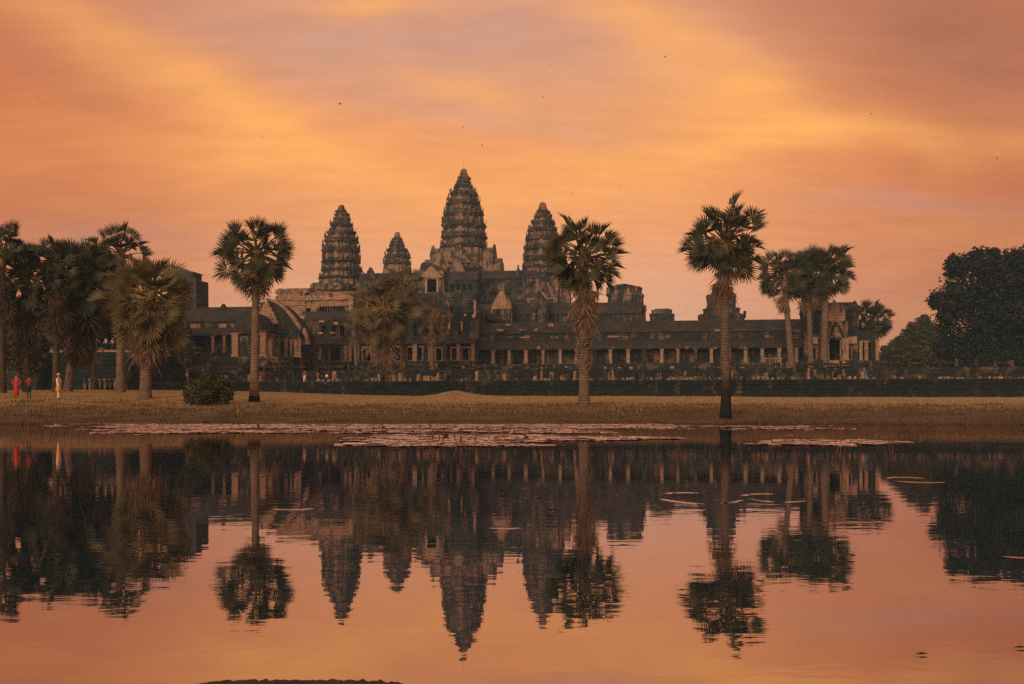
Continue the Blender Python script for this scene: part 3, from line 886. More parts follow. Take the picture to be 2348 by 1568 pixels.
# light stones and small gaps in the long roof and its plinth
rnd = random.Random(4)
for i in range(34):
    dx = rnd.uniform(1100, 1830); row = rnd.choice((773, 771, 797, 757, 745)); q = U(dx, 163); w_, h_ = rnd.uniform(.15, .9), rnd.uniform(.10, .28)
    vv = {773: 162.75, 771: 162.75, 797: 159.3, 757: 162.3, 745: 163.4}[row]
    mb = MB(); mb.box(q - w_, q + w_, vv - .1, vv + .5, Z(row, q, vv) - h_, Z(row, q, vv) + h_, .02); mb.build('stone_block', rnd.choice(('stone_lit', 'stone_wall', 'stone_wall')), fg[0], .12, freq=2)

gallery('low front gallery wing between the scaffold block and the entrance porch', -260, 590, 160, (812, 772, 752, 738, 703), [488 + 26 * i for i in range(4)], wallmat='stone_wall')
fl = bpy.data.objects[sorted(o.name for o in bpy.data.objects if o.name.startswith('pillared_gallery'))[-1]]
for dx, w in ((512, 10), (548, 13), (450, 12), (420, 9), (532, 5)):
    b = U(dx, 162.5); mb = MB(); hw = w * 162 / FD
    mb.box(b - hw, b + hw, 162.2, 162.85, Z(770, b, 162), Z(742, b, 162)); mb.build('wall_panel', 'stone_lit', fl, 0.08)  # paler slabs stand in for the lit stretches of this wall
b = U(487, 160); mb = MB(); mb.prism_v(ogive(b, Z(712, b, 160), Z(690, b, 160), 0.9, 9), 164, 164.8); mb.build('gable_tip', 'stone_dark', fl, 0.05)

# --- entrance block between porch and front gallery (doors, half-vault roof, upper wall) --------
ve = 157.0
a, b = U(686, ve), U(1092, ve); m = (a + b) / 2
e0, e1, e2, e3 = Z(829, m, ve), Z(789, m, ve), Z(774, m, ve), Z(728, m, ve)
eb = thing('entrance_block', 'dark stone entrance range with many small doorways behind the low palms', 'building', (m, ve, e0))
doors = [(713, 735, 795), (757, 782, 795), (833, 851, 797), (862, 880, 797), (905, 918, 797), (935, 946, 797), (958, 968, 797), (1000, 1012, 800), (1036, 1047, 800), (1060, 1075, 800)]
mb = MB(); wall_open(mb, a, b, ve, ve + .7, e0, e1 + .2, [(U(x0, ve), U(x1, ve), e0 + .15, Z(y, m, ve)) for x0, x1, y in doors])
mb.box(a, b, ve + 5.5, ve + 6, e0, e3); mb.build('lower_wall', 'stone_wall', eb, 0.04)
for x0, x1, y in doors: door_frame(eb, U(x0, ve), U(x1, ve), ve, e0 + .15, Z(y, m, ve), .22, 'stone_pillar')
for dx in (700, 745, 794, 803, 820, 892, 926, 952, 975, 985, 1022, 1052, 1084):
    pillar(eb, U(dx, ve - .6), ve - .6, e0, e1, .26, 'stone_pillar' if dx not in (745, 1022) else 'stone_wall')
mb = MB(); vault_u(mb, a, b, ve - 1.3, ve + 2.2, e1, e2, 0.5, True, 3); mb.build('aisle_roof', 'roof_stone', eb, 0.07)
mb = MB(); wall_open(mb, a, b, ve + 2.1, ve + 2.8, e2 - .6, e3, [(U(x, ve), U(x + w, ve), Z(768, m, ve), Z(742, m, ve)) for x, w in ((700, 8), (728, 9), (752, 8), (770, 10), (905, 8), (940, 9), (1045, 8))])
mb.build('upper_wall', 'stone_dark', eb, 0.06)
for x, y, w, h in ((738, 737, 12, 5), (770, 741, 12, 6), (736, 764, 11, 4), (762, 763, 12, 4), (700, 752, 4, 14), (925, 760, 6, 18), (1008, 715, 7, 9), (1030, 740, 5, 30), (1058, 748, 4, 24), (1066, 722, 6, 6)):
    q = U(x, ve + 2); mb = MB(); hw = w * .066 / 2; z_ = Z(y, q, ve + 2)
    mb.box(q - hw, q + hw, ve + 1.85, ve + 2.3, z_ - h * .066 / 2, z_ + h * .066 / 2); mb.build('stone_block', 'stone_pale', eb, 0.05)
mb = MB(); vault_u(mb, a, U(1020, ve), ve + 2, ve + 8, e3, e3 + 1.6, 0.6, seed=4); mb.build('main_roof', 'roof_stone', eb, 0.08)
mb = MB(); moulded(mb, a - .3, b, ve - 1.8, e0 - 2.4, e0 - .01, 4.0, 6, 5, 0.2); mb.build('plinth', 'stone_dark', eb, 0.06)
# tall gable end of the long gallery
x0, x1 = U(1036, ve), U(1090, ve)
mb = MB(); mb.box(x0, x1, ve + 3, ve + 9, e2, Z(715, m, ve)); vault_v(mb, (x0 + x1) / 2, (x1 - x0) / 2, ve + 2.6, ve + 40, Z(716, m, ve), Z(684, m, ve)); mb.build('gable_hall', 'stone_dark', eb, 0.08)
for (dx, y0, y1, w) in ((1089, 690, 722, 5), (1086, 722, 742, 8), (1088, 756, 774, 4)):
    q = U(dx, ve + 2.5); mb = MB(); hw = w * .066 / 2
    mb.box(q - hw, q + hw, ve + 2.2, ve + 3.2, Z(y1, q, ve + 2.5), Z(y0, q, ve + 2.5)); mb.build('gable_edge', 'stone_pale', eb, 0.10)  # light along the hall's right edge, put in as pale blocks

# --- pale cloister block behind the porch -------------------------------------------------------
vc = 172.0
a, b = U(632, vc), U(842, vc); m = (a + b) / 2
cb = thing('cloister_block', 'pale weathered stone building with a barred window behind the tall entrance palm', 'building', (m, vc, 8.0))
wx0, wx1 = U(733, vc), U(792, vc); wz0, wz1 = Z(724, m, vc), Z(703, m, vc)
mb = MB(); wall_open(mb, a, b, vc, vc + .8, 8.0, Z(676, m, vc), [(wx0, wx1, wz0, wz1), (U(702, vc), U(712, vc), Z(724, m, vc), Z(706, m, vc))])
mb.box(a, b, vc + 7, vc + 7.6, 8.0, Z(676, m, vc)); mb.build('wall', 'stone_lit', cb, 0.07)
balusters(cb, wx0, wx1, vc + .3, wz0, wz1, 9, 'stone_wall'); door_frame(cb, wx0, wx1, vc, wz0, wz1, .25, 'stone_lit', 'window_frame')
mb = MB(); vault_u(mb, a, b, vc - .6, vc + 7.5, Z(688, m, vc), Z(664, m, vc), 0.7, seed=6); mb.build('roof', 'stone_lit', cb, 0.14)
mb = MB(); mb.box(U(636, vc), U(700, vc), vc - .3, vc + 5, Z(700, m, vc), Z(670, m, vc)); vault_u(mb, U(630, vc), U(705, vc), vc - .5, vc + 6, Z(671, m, vc), Z(656, m, vc), 0.7); mb.build('attic', 'stone_lit', cb, 0.15)
mb = MB(); moulded(mb, a, b, vc - .5, Z(731, m, vc), Z(725, m, vc), 1, 2, 6, 0.1); mb.build('cornice', 'stone_pale', cb, 0.05)
for dx, w in ((806, 9), (822, 8)):
    q = U(dx, vc - 1); mb = MB(); mb.box(q - w * .07 / 2, q + w * .07 / 2, vc - .9, vc, Z(730, q, vc), Z(676, q, vc)); mb.build('buttress', 'stone_lit', cb, 0.2)

# --- entrance porch with stepped vaults -----------------------------------------------------------
vp = 141.0
uc = U(604, vp)
k = -uc * SN + vp * CS
pf = Z(822, uc, vp)
po = thing('entrance_porch', 'entrance porch with dark stepped vaults and pale pillars beside the tall palm', 'porch', (uc, vp, pf))
zq = lambda y: Z(y, uc, vp)
uq = lambda x: U(x, vp)
prof = [(uc + (uq(690) - uc) * (1 - k / 8), zq(768) + (zq(688) - zq(768)) * math.sin(k / 8 * math.pi / 2) ** .85) for k in range(9)]
rows = [[(q[0], vp + 1.5 + .3 * k, q[1] + (.06 if k % 2 else -.02)) for q in prof] for k in range(14)]
mb = MB(); mb.add([q for r_ in rows for q in r_], [(k * 9 + c, (k + 1) * 9 + c, (k + 1) * 9 + c + 1, k * 9 + c + 1) for k in range(13) for c in range(8)])
mb.add([(uc - 1.2, vp + 1.5, zq(768)), (uc, vp + 1.5, zq(768))] + rows[0] + [(uc - 1.2, vp + 1.5, zq(690))], [tuple(range(12))])
mb.build('nave_roof', 'roof_stone', po, 0.06)
rim = MB()
pts = []
for i in range(13):
    t = i / 12
    pts.append((uc + (uq(697) - uc) * (1 - t), zq(772) + (zq(682) - zq(772)) * math.sin(t * math.pi / 2) ** .85))
inn = [(uc + (p[0] - uc) * .93, p[1] - .35) for p in pts]
L = lambda q: [(2 * uc - p[0], p[1]) for p in q[:-1]][::-1]
o_, i_ = pts, inn; n = len(o_)
rim.add([(p[0], vp + .9, p[1]) for p in o_] + [(p[0], vp + .9, p[1]) for p in i_] + [(p[0], vp + 1.6, p[1]) for p in o_] + [(p[0], vp + 1.6, p[1]) for p in i_],
        [f for i in range(n - 1) for f in ((i, i + 1, n + i + 1, n + i), (i, 2 * n + i, 2 * n + i + 1, i + 1), (n + i, n + i + 1, 3 * n + i + 1, 3 * n + i))])
rim.build('gable_rim', 'stone_lit', po, 0.05)
pediment(po, uq(606), vp + .6, uq(632) - uc, zq(742), zq(690), 1.0, 'stone_lit', None)
mb = MB(); wall_open(mb, uq(520), uq(700), vp + 1.6, vp + 2.3, pf, zq(766), [(uq(596), uq(616), pf, zq(775)), (uq(655), uq(668), pf + .4, zq(788)), (uq(560), uq(575), pf + .4, zq(785))])
mb.build('wall', 'stone_wall', po, 0.05)
mb = MB(); mb.box(uq(520), uq(700), vp + 5, vp + 5.6, pf, zq(766)); mb.build('rear_wall', 'stone_wall', po, 0.05)
mb = MB(); mb.box(uq(695), uq(700), vp + .5, vp + 4.9, pf, zq(766)); mb.build('side_wall', 'stone_dark', po, 0.06)
mb = MB(); mb.box(uq(516), uq(520), vp + 2.4, vp + 4.9, pf, zq(766)); mb.build('side_wall', 'stone_dark', po, 0.06)
pediment(po, uq(696), vp + .2, .7, zq(790), zq(752), .7, 'stone_pale')
# lower porch in front
mb = MB(); vault_v(mb, uq(598), uq(634) - uq(598), vp - 5, vp + 1.5, zq(770), zq(722), .5); mb.build('front_roof', 'roof_stone', po, 0.06)
for x, vv in ((570, -4.6), (604, -4.6), (617, -3.2), (632, -4.6), (632, -2), (640, -.4), (628, -.5)):
    pillar(po, uq(x), vp + vv, pf, zq(769), .36, 'stone_pillar')
mb = MB(); mb.box(uq(562), uq(640), vp - 5, vp - 4.2, zq(770), zq(763)); mb.box(uq(629), uq(636), vp - 4.2, vp + 1.5, zq(770), zq(763)); mb.build('architrave', 'stone_dark', po, 0.05)
mb = MB(); vault_v(mb, uq(682), uq(698) - uq(682), vp - 1.6, vp + 1.5, zq(778), zq(757), .5); mb.build('side_porch_roof', 'stone_dark', po, 0.06)
for x in (645, 652, 674, 684, 692): pillar(po, uq(x), vp - 1.0 if x > 660 else vp + .6, pf, zq(778), .24, 'stone_lit')
for q in range(5):
    mb = MB(); mb.box(uq(590), uq(650), vp - 7.5 + q * .5, vp - 5, pf - 1.6 + q * .32, pf - 1.6 + (q + 1) * .32 - .006); mb.build('step', 'stone_wall', po, 0.04)
mb = MB(); moulded(mb, uq(516), uq(702), vp - 5.4, pf - 2.6, pf - .01, 12, 6, 7, .2); mb.build('plinth', 'stone_dark', po, 0.06)

# --- corner pavilion --------------------------------------------------------------------------------
vk = 151.0
uc = U(1914, vk); zq = lambda y: Z(y, uc, vk); uq = lambda x: U(x, vk)
pf = zq(827)
cp = thing('corner_pavilion', 'corner pavilion with a lit gable over a tall dark doorway at the gallery end', 'pavilion', (uc, vk, pf))
mb = MB(); wall_open(mb, uq(1884), uq(1944), vk, vk + .8, pf, zq(735), [(uq(1901), uq(1924.5), pf + .05, zq(779))])
mb.box(uq(1884), uq(1888), vk + .8, vk + 12, pf, zq(735)); mb.box(uq(1940), uq(1944), vk + .8, vk + 12, pf, zq(735)); mb.box(uq(1884), uq(1944), vk + 12, vk + 12.5, pf, zq(735)); mb.build('wall', 'stone_wall', cp, 0.05)
door_frame(cp, uq(1901), uq(1924.5), vk, pf + .05, zq(779), .35, 'stone_lit')
for x in (1894, 1931, 1938): pillar(cp, uq(x), vk - .7, pf, zq(776), .24, 'stone_pillar')
pediment(cp, uq(1913), vk - 1.1, uq(1937) - uq(1913), zq(776), zq(731), .6, 'stone_lit', 'stone_dark')
mb = MB(); mb.prism_v([(uq(1890), zq(736)), (uq(1939), zq(736)), (uq(1938), zq(712)), (uq(1930), zq(702)), (uq(1915), zq(690)), (uq(1900), zq(702)), (uq(1892), zq(712))], vk + .2, vk + 1.0); mb.build('gable', 'stone_lit', cp, 0.06)
mb = MB(); vault_v(mb, uc, uq(1941) - uc, vk + .8, vk + 13, zq(735), zq(692), .5); mb.build('nave_roof', 'stone_dark', cp, 0.05)
mb = MB(); mb.box(uq(1860), uq(1985), vk + 5, vk + 12, pf, zq(702)); vault_u(mb, uq(1858), uq(1986), vk + 4.6, vk + 12.4, zq(704), zq(680), .5, seed=3); mb.build('transept', 'stone_dark', cp, 0.06)
mb = MB(); mb.prism_u(ogive(vk + 8.5, zq(706), zq(676), 4.0, 9, .1), uq(1983), uq(1986.5)); mb.build('gable_end', 'stone_dark', cp, 0.05)
for s, (x0, x1, hx0, hx1) in enumerate(((1850, 1884, 1866, 1876), (1944, 1975, 1950, 1957))):
    mb = MB(); wall_open(mb, uq(x0), uq(x1), vk + 2.6, vk + 3.2, pf, zq(775), [(uq(hx0), uq(hx1), pf + .3, zq(795))]); mb.build('side_wall', 'stone_wall', cp, 0.05)
    door_frame(cp, uq(hx0), uq(hx1), vk + 2.6, pf + .3, zq(795), .22, 'stone_lit', 'window_frame')
    mb = MB(); vault_u(mb, uq(x0), uq(x1), vk + 1.9, vk + 5.2, zq(776), zq(752), .5, True); mb.build('aisle_roof', 'stone_dark', cp, 0.06)
    mb = MB(); mb.box(uq(x0 + 6), uq(x1 - 5), vk + 1.8, vk + 2.5, zq(786), zq(770)); mb.build('carved_lintel', 'stone_pale', cp, 0.1)
mb = MB(); vault_u(mb, uq(1975), uq(2026), vk + 3, vk + 9, zq(779), zq(752), .5, seed=2); mb.build('end_roof', 'stone_dark', cp, 0.06)
mb = MB(); mb.box(uq(1975), uq(2024), vk + 6, vk + 8, pf, zq(779)); mb.build('end_wall', 'stone_dark', cp, 0.05)
for x in (1982, 1996, 2009, 2021): pillar(cp, uq(x), vk + 3.3, pf, zq(778), .22, 'stone_pillar')
for q in range(5):
    mb = MB(); mb.box(uq(1896 - 2 * (4 - q)), uq(1928 + 3 * (4 - q)), vk - 3.4 + q * .45, vk - .9, zq(842) + (pf - zq(842)) * q / 5, zq(842) + (pf - zq(842)) * (q + 1) / 5 - .006); mb.build('step', 'stone_pale' if q > 1 else 'stone_lit', cp, 0.04)
mb = MB(); moulded(mb, uq(1845), uq(2028), vk - 1.4, pf - 2.6, pf - .012, 14, 6, 9, .2); mb.build('plinth', 'stone_dark', cp, 0.06)

# --- terraces -----------------------------------------------------------------------------------------
tv, tz0, tz1 = 121.0, 1.4, 4.38
tw = thing('terrace_wall', 'long low black stone terrace wall with moulded courses at the lawn edge', 'wall', (0, tv, tz0))
N = 8; rnd = random.Random(21)
segs = [(-134 + 14.0 * i, -134 + 14.0 * (i + 1)) for i in range(16)]
offs = [.42, .30, .10, -.05, .08, -.02, .22, .40, .30]
hs = [0, 1.1, 1.38, 1.66, 1.92, 2.16, 2.42, 2.68, 2.84, 2.98]
for (s0, s1) in segs:
    for c in range(9):
        mb = MB(); o = offs[c] + rnd.uniform(-.05, .05)
        # a course broken into lengths that sit unevenly
        x = s0
        while x < s1 - .01:
            w = min(s1 - x, rnd.uniform(1.2, 3.2)); oo = o + rnd.uniform(-.045, .045)
            mb.box(x + .006, x + w - .006, tv - oo, tv + 2.0, tz0 + hs[c], tz0 + hs[c + 1] - rnd.uniform(.008, .03)); x += w
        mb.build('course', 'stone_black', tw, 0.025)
mb = MB(); mb.box(-134, 90, tv + 2.0, 134, tz0 + .2, tz1 - .06); mb.build('terrace_floor', 'stone_dark', tw)
uv_, uz0, uz1 = 134.0, 4.2, 6.25
uw = thing('upper_terrace', 'second dark terrace step with fallen balustrade stones below the galleries', 'terrace', (0, uv_, uz0))
hs2 = [0, .35, .62, .9, 1.15, 1.42, 1.72, 2.05]; offs2 = [.4, .25, .05, -.05, .08, .24, .42]
for (s0, s1) in segs:
    for c in range(7):
        mb = MB(); x = s0
        while x < s1 - .01:
            w = min(s1 - x, rnd.uniform(1.0, 3.0)); oo = offs2[c] + rnd.uniform(-.06, .06)
            mb.box(x + .006, x + w - .006, uv_ - oo, uv_ + 1.5, uz0 + hs2[c], uz0 + hs2[c + 1] - rnd.uniform(.008, .03)); x += w
        mb.build('course', 'stone_dark', uw, 0.03)
mb = MB(); mb.box(-134, 90, uv_ + 1.5, 180, uz0, uz1 - .06); mb.build('terrace_floor', 'stone_dark', uw)
# pale loose blocks, balustrade posts and low broken rails along both edges
blocks = [(1500, 862, 40, 6), (1560, 866, 60, 5), (1640, 866, 50, 5), (1690, 864, 30, 8), (1560, 850, 34, 7), (1745, 862, 40, 5), (1780, 866, 26, 6), (1830, 864, 34, 6), (1905, 858, 44, 12), (1950, 860, 30, 9),
          (1930, 868, 40, 5), (1985, 869, 24, 5), (1440, 866, 30, 4), (1340, 868, 44, 4), (1250, 868, 30, 4), (1160, 870, 60, 3), (1060, 869, 34, 4), (980, 866, 16, 14), (1000, 862, 20, 18), (930, 862, 14, 18),
          (905, 862, 10, 16), (960, 860, 12, 14), (860, 864, 18, 14), (840, 868, 20, 10), (790, 869, 22, 5), (735, 872, 24, 5), (640, 866, 14, 10), (600, 862, 10, 14), (520, 862, 8, 12), (470, 866, 10, 8),
          (2110, 864, 14, 10), (2180, 872, 60, 3), (2230, 870, 14, 12), (2310, 868, 14, 16), (2330, 874, 40, 4), (2270, 875, 50, 3), (2060, 866, 20, 6), (1590, 856, 9, 20), (1600, 862, 20, 10), (1680, 856, 8, 18), (1735, 858, 8, 16)]
brails = random.Random(8)
for (dx, dy, w, h) in blocks:
    vv = 122.2 + brails.uniform(0, 1.0) if dy > 858 else 132.8
    q = U(dx, vv); sc_ = vv / FD; hw = w * sc_ / 2; zc = Z(dy, q, vv); hh_ = max(h * sc_, .2)
    base_z = tz1
    mb = MB(); n_p = max(1, int(w / 9))
    x = q - hw
    for i in range(n_p):
        ww = 2 * hw / n_p * brails.uniform(.45, .95)
        mb.box(x, x + ww, vv - .35, vv + .35, base_z - .05, max(base_z + .22, base_z + (zc - base_z) * brails.uniform(.3, 1.0) + hh_ * brails.uniform(.1, .5)), .04); x += 2 * hw / n_p
    mb.build('stone_block', 'stone_lit' if brails.random() < .6 else 'stone_wall', uw, .22, freq=1.7)
for (dx, dy) in [(1175, 843), (1214, 843), (1243, 843), (1256, 842), (1300, 842), (1330, 843), (1350, 842), (1390, 843), (1420, 842), (1447, 843), (1500, 844), (1540, 843), (1600, 844), (1620, 845), (1755, 846), (1700, 845),
                 (1100, 843), (1066, 842), (1030, 845), (880, 846), (820, 844), (760, 843), (700, 840)]:
    q = U(dx, 156.5); z_ = Z(dy, q, 156.5); s_ = brails.uniform(.12, .28); mb = MB()
    mb.box(q - s_ * 1.3, q + s_ * 1.3, 156.2 - 1.6, 156.4, z_ - s_, z_ + s_ * .6, .03); mb.build('stone_block', 'stone_lit', uw, .08, freq=2.0)
for i in range(150):
    vv = brails.choice((122.6, 126.0, 130.0, 133.0)); q = U(560 + 1500 * brails.random(), vv); s_ = brails.uniform(.1, .3); h_ = brails.choice((.25, .4, .9, 1.3)); mb = MB()
    mb.box(q - s_, q + s_, vv - .2, vv + .2, tz1 - .1, tz1 + h_, .05); mb.build('stone_block', brails.choice(('stone_wall', 'stone_wall', 'stone_lit', 'stone_dark')), uw, .15, freq=2.0)
for i in range(46):
    vv = 133.4; q = U(560 + i * 40 + brails.uniform(-9, 9), vv); hgt = brails.uniform(.5, 1.0); mb = MB()
    mb.box(q - .17, q + .17, vv - .17, vv + .17, uz1 - .08, uz1 + hgt); mb.box(q - .22, q + .22, vv - .22, vv + .22, uz1 + hgt, uz1 + hgt + .14)
    mb.build('baluster_post', 'stone_dark', uw, .05)
    if brails.random() < .6:
        mb = MB(); mb.tube([(q + .25, vv, uz1 + .45), (q + brails.uniform(1.4, 2.3), vv, uz1 + .42)], [.17, .17], 8); mb.build('rail', 'stone_dark', uw, .05)

# honour terrace at the left, with the stair the visitors climb
hv = 117.5
a, b = U(62, hv), U(300, hv)
zt = Z(803, (a + b) / 2, hv)
ht = thing('honour_terrace', 'high dark stone terrace carrying visitors, behind the left palms', 'terrace', ((a + b) / 2, hv, 2.4))
hs3 = [0, .9, 1.4, 1.9, 2.5, 3.0, 3.5, 4.1, 4.6, 5.1, 5.6, zt - 2.4]
for c in range(11):
    mb = MB(); x = a
    while x < b - .01:
        w = min(b - x, rnd.uniform(1.5, 3.5)); oo = [.6, .45, .2, .0, -.1, 0, -.05, .1, .25, .4, .5][c] + rnd.uniform(-.05, .05)
        mb.box(x + .006, x + w - .006, hv - oo, hv + 14, 2.4 + hs3[c], 2.4 + hs3[c + 1] - rnd.uniform(.008, .03)); x += w
    mb.build('course', 'stone_black' if c < 10 else 'stone_lit', ht, .03)
for i in range(9):
    q = U(200 + i * 11.5, hv - .3); mb = MB(); r_ = .2
    zs = [2.9, 3.1, 3.3, 3.8, 4.3, 4.5, 4.7]; ks = [1.4, 1.4, .8, 1.1, .8, 1.4, 1.4]
    mb.loft([[(q + r_ * k2 * math.cos(c * math.pi / 4), hv - .75 + r_ * k2 * math.sin(c * math.pi / 4), 2.4 + z_ - 2.4) for c in range(8)] for z_, k2 in zip(zs, ks)])
    mb.build('column', 'stone_wall', ht, .02)
a2 = U(-60, hv)
ns = 22
for q in range(ns):
    x = U(-8, hv) + (U(92, hv) - U(-8, hv)) * q / ns
    mb = MB(); mb.box(x, a + 3, hv - 2.6, hv - .8, 2.4, 2.4 + (zt - 2.4) * (q + 1) / ns - .004); mb.build('stair_step', 'stone_dark', ht, .02)

# scaffolded tower wrapped in dark sheeting
vs_ = 166.0
q0, q1 = U(385, vs_), U(449, vs_); m = (q0 + q1) / 2
sb = thing('covered_tower', 'boxy tower wrapped in dark sheeting on a scaffold behind the bushy palm', 'tower', (m, vs_, 8.0))
mb = MB(); mb.box(q0, q1, vs_, vs_ + 5, 8.0, Z(641, m, vs_)); mb.build('sheeting', 'scaffold_sheet', sb, .12)
mb = MB(); x1 = U(436, vs_)
mb.prism_v([(q0, Z(640, m, vs_)), (x1, Z(640, m, vs_)), (x1, Z(623, m, vs_)), (q0, Z(607, m, vs_))], vs_ + 1.0, vs_ + 4.5); mb.build('upper_sheeting', 'scaffold_sheet', sb, .05)
mb = MB(); mb.prism_v([(q0, Z(607, m, vs_)), (U(438, vs_), Z(624, m, vs_)), (U(438, vs_), Z(621.5, m, vs_)), (q0, Z(604, m, vs_))], vs_ + .6, vs_ + 5); mb.build('sloping_roof', 'scaffold_pole', sb)
for i in range(5):
    x = q0 + (q1 - q0) * i / 4; mb = MB(); mb.tube([(x, vs_ - .35, 8), (x, vs_ - .35, Z(636, m, vs_))], [.05, .05], 6); mb.build('scaffold_pole', 'scaffold_pole', sb)
for i in range(7):
    z_ = Z(648 + 16 * i, m, vs_); mb = MB(); mb.tube([(q0 - .4, vs_ - .45, z_), (q1 + .3, vs_ - .45, z_)], [.045, .045], 6); mb.build('scaffold_rail', 'scaffold_pole', sb)
for i in range(3):
    mb = MB(); mb.tube([(q0 + (q1 - q0) * i / 4, vs_ - .5, Z(740, m, vs_)), (q0 + (q1 - q0) * (i + 2) / 4, vs_ - .5, Z(650, m, vs_))], [.04, .04], 6); mb.build('brace', 'scaffold_pole', sb)

# wooden rail on the terrace by the thin palm
vr = 136.0
q0, q1 = U(1752, vr), U(1790, vr)
rr = thing('wooden_railing', 'small pale wooden railing on the terrace beside the thin leaning palm', 'railing', ((q0 + q1) / 2, vr, uz1))
for i in range(4):
    x = q0 + (q1 - q0) * i / 3; mb = MB(); mb.box(x - .06, x + .06, vr - .06, vr + .06, uz1 - .1, Z(820, x, vr)); mb.build('post', 'wood_grey', rr)
for yy in (822, 834):
    mb = MB(); mb.box(q0 - .2, q1 + .2, vr - .12, vr - .063, Z(yy, q0, vr) - .06, Z(yy, q0, vr) + .06); mb.build('rail', 'wood_grey', rr)
# ------------------------------------------------------------------ palms
def fan_leaf(seed, dead=False, stalk=1.15, rad=1.0, droop=0.25, mats=('palm_green', 'palm_stalk')):
    """fan leaf: stalk along +X, then pleated segments joined to half their length and split into points"""
    rnd = random.Random(seed); V, F, M = [], [], []
    # stalk: three-sided, gently arched
    n = 5; rows = []
    for i in range(n):
        t = i / (n - 1); w = 0.055 * (1 - 0.55 * t); z = 0.10 * math.sin(t * math.pi) - (0.25 * t * t if dead else 0.05 * t * t)
        rows.append([(stalk * t, -w, z + .02), (stalk * t, w, z + .02), (stalk * t, 0, z - w)])
    for r_ in rows: V += r_
    for i in range(n - 1):
        for j in range(3):
            k = (j + 1) % 3; F.append((i * 3 + j, i * 3 + k, (i + 1) * 3 + k, (i + 1) * 3 + j)); M.append(1)
    bx, bz = rows[-1][2][0], rows[-1][2][2] + .03
    segs = 16 if dead else 22
    span = R(rnd.uniform(50, 75)) if dead else R(rnd.uniform(82, 104))
    da = 2 * span / segs
    for s in range(segs):
        a = -span + da * (s + .5) + rnd.uniform(-.02, .02)
        if dead and rnd.random() < .12: continue
        L = rad * rnd.uniform(.86, 1.06) * (1 - .18 * (abs(a) / span) ** 2) * (rnd.uniform(.75, 1.1) if dead else 1)
        def P(r_, b, up):
            cup = .42 * r_ * math.sin(abs(b)) ** 2 * (1.4 if not dead else .6)
            dr = droop * (r_ / rad) ** 2.2 * rad * (1.0 + (.9 if dead else .2) * math.sin(s * 2.3))
            return (bx + r_ * math.cos(b), r_ * math.sin(b), bz + cup - dr + up)
        o = len(V); h = da * .5
        r1 = L * .55
        V += [P(.03, a, 0), P(r1, a - h * .98, -.0), P(r1, a, .05 * rad), P(r1, a + h * .98, -.0), P(L * .8, a - h * .42, -.01), P(L * .8, a + h * .42, -.01), P(L, a + rnd.uniform(-.05, .05), -.03 * rad)]
        F += [(o, o + 1, o + 2), (o, o + 2, o + 3), (o + 1, o + 4, o + 2), (o + 2, o + 5, o + 3), (o + 2, o + 4, o + 6, o + 5)]
        M += [0] * 5
    me = bpy.data.meshes.new('dead_leaf' if dead else 'leaf')
    me.from_pydata(V, [], F)
    for m_ in mats: me.materials.append(MAT[m_])
    me.polygons.foreach_set('material_index', M); me.update()
    return me
LEAF = {k: [fan_leaf(100 + i + 17 * j, False, (1.32, 1.02, 1.2, .84, 1.38)[i], (.80, .84, .78, .86, .76)[i], .03 + .07 * i, (k, 'palm_stalk_dull' if k == 'palm_green' else 'palm_stalk')) for i in range(5)] for j, k in enumerate(('palm_green', 'palm_olive'))}
DEADLEAF = [fan_leaf(300 + i, True, .95, 1.0, .30 + .08 * i, ('palm_dead', 'palm_dead')) for i in range(5)]

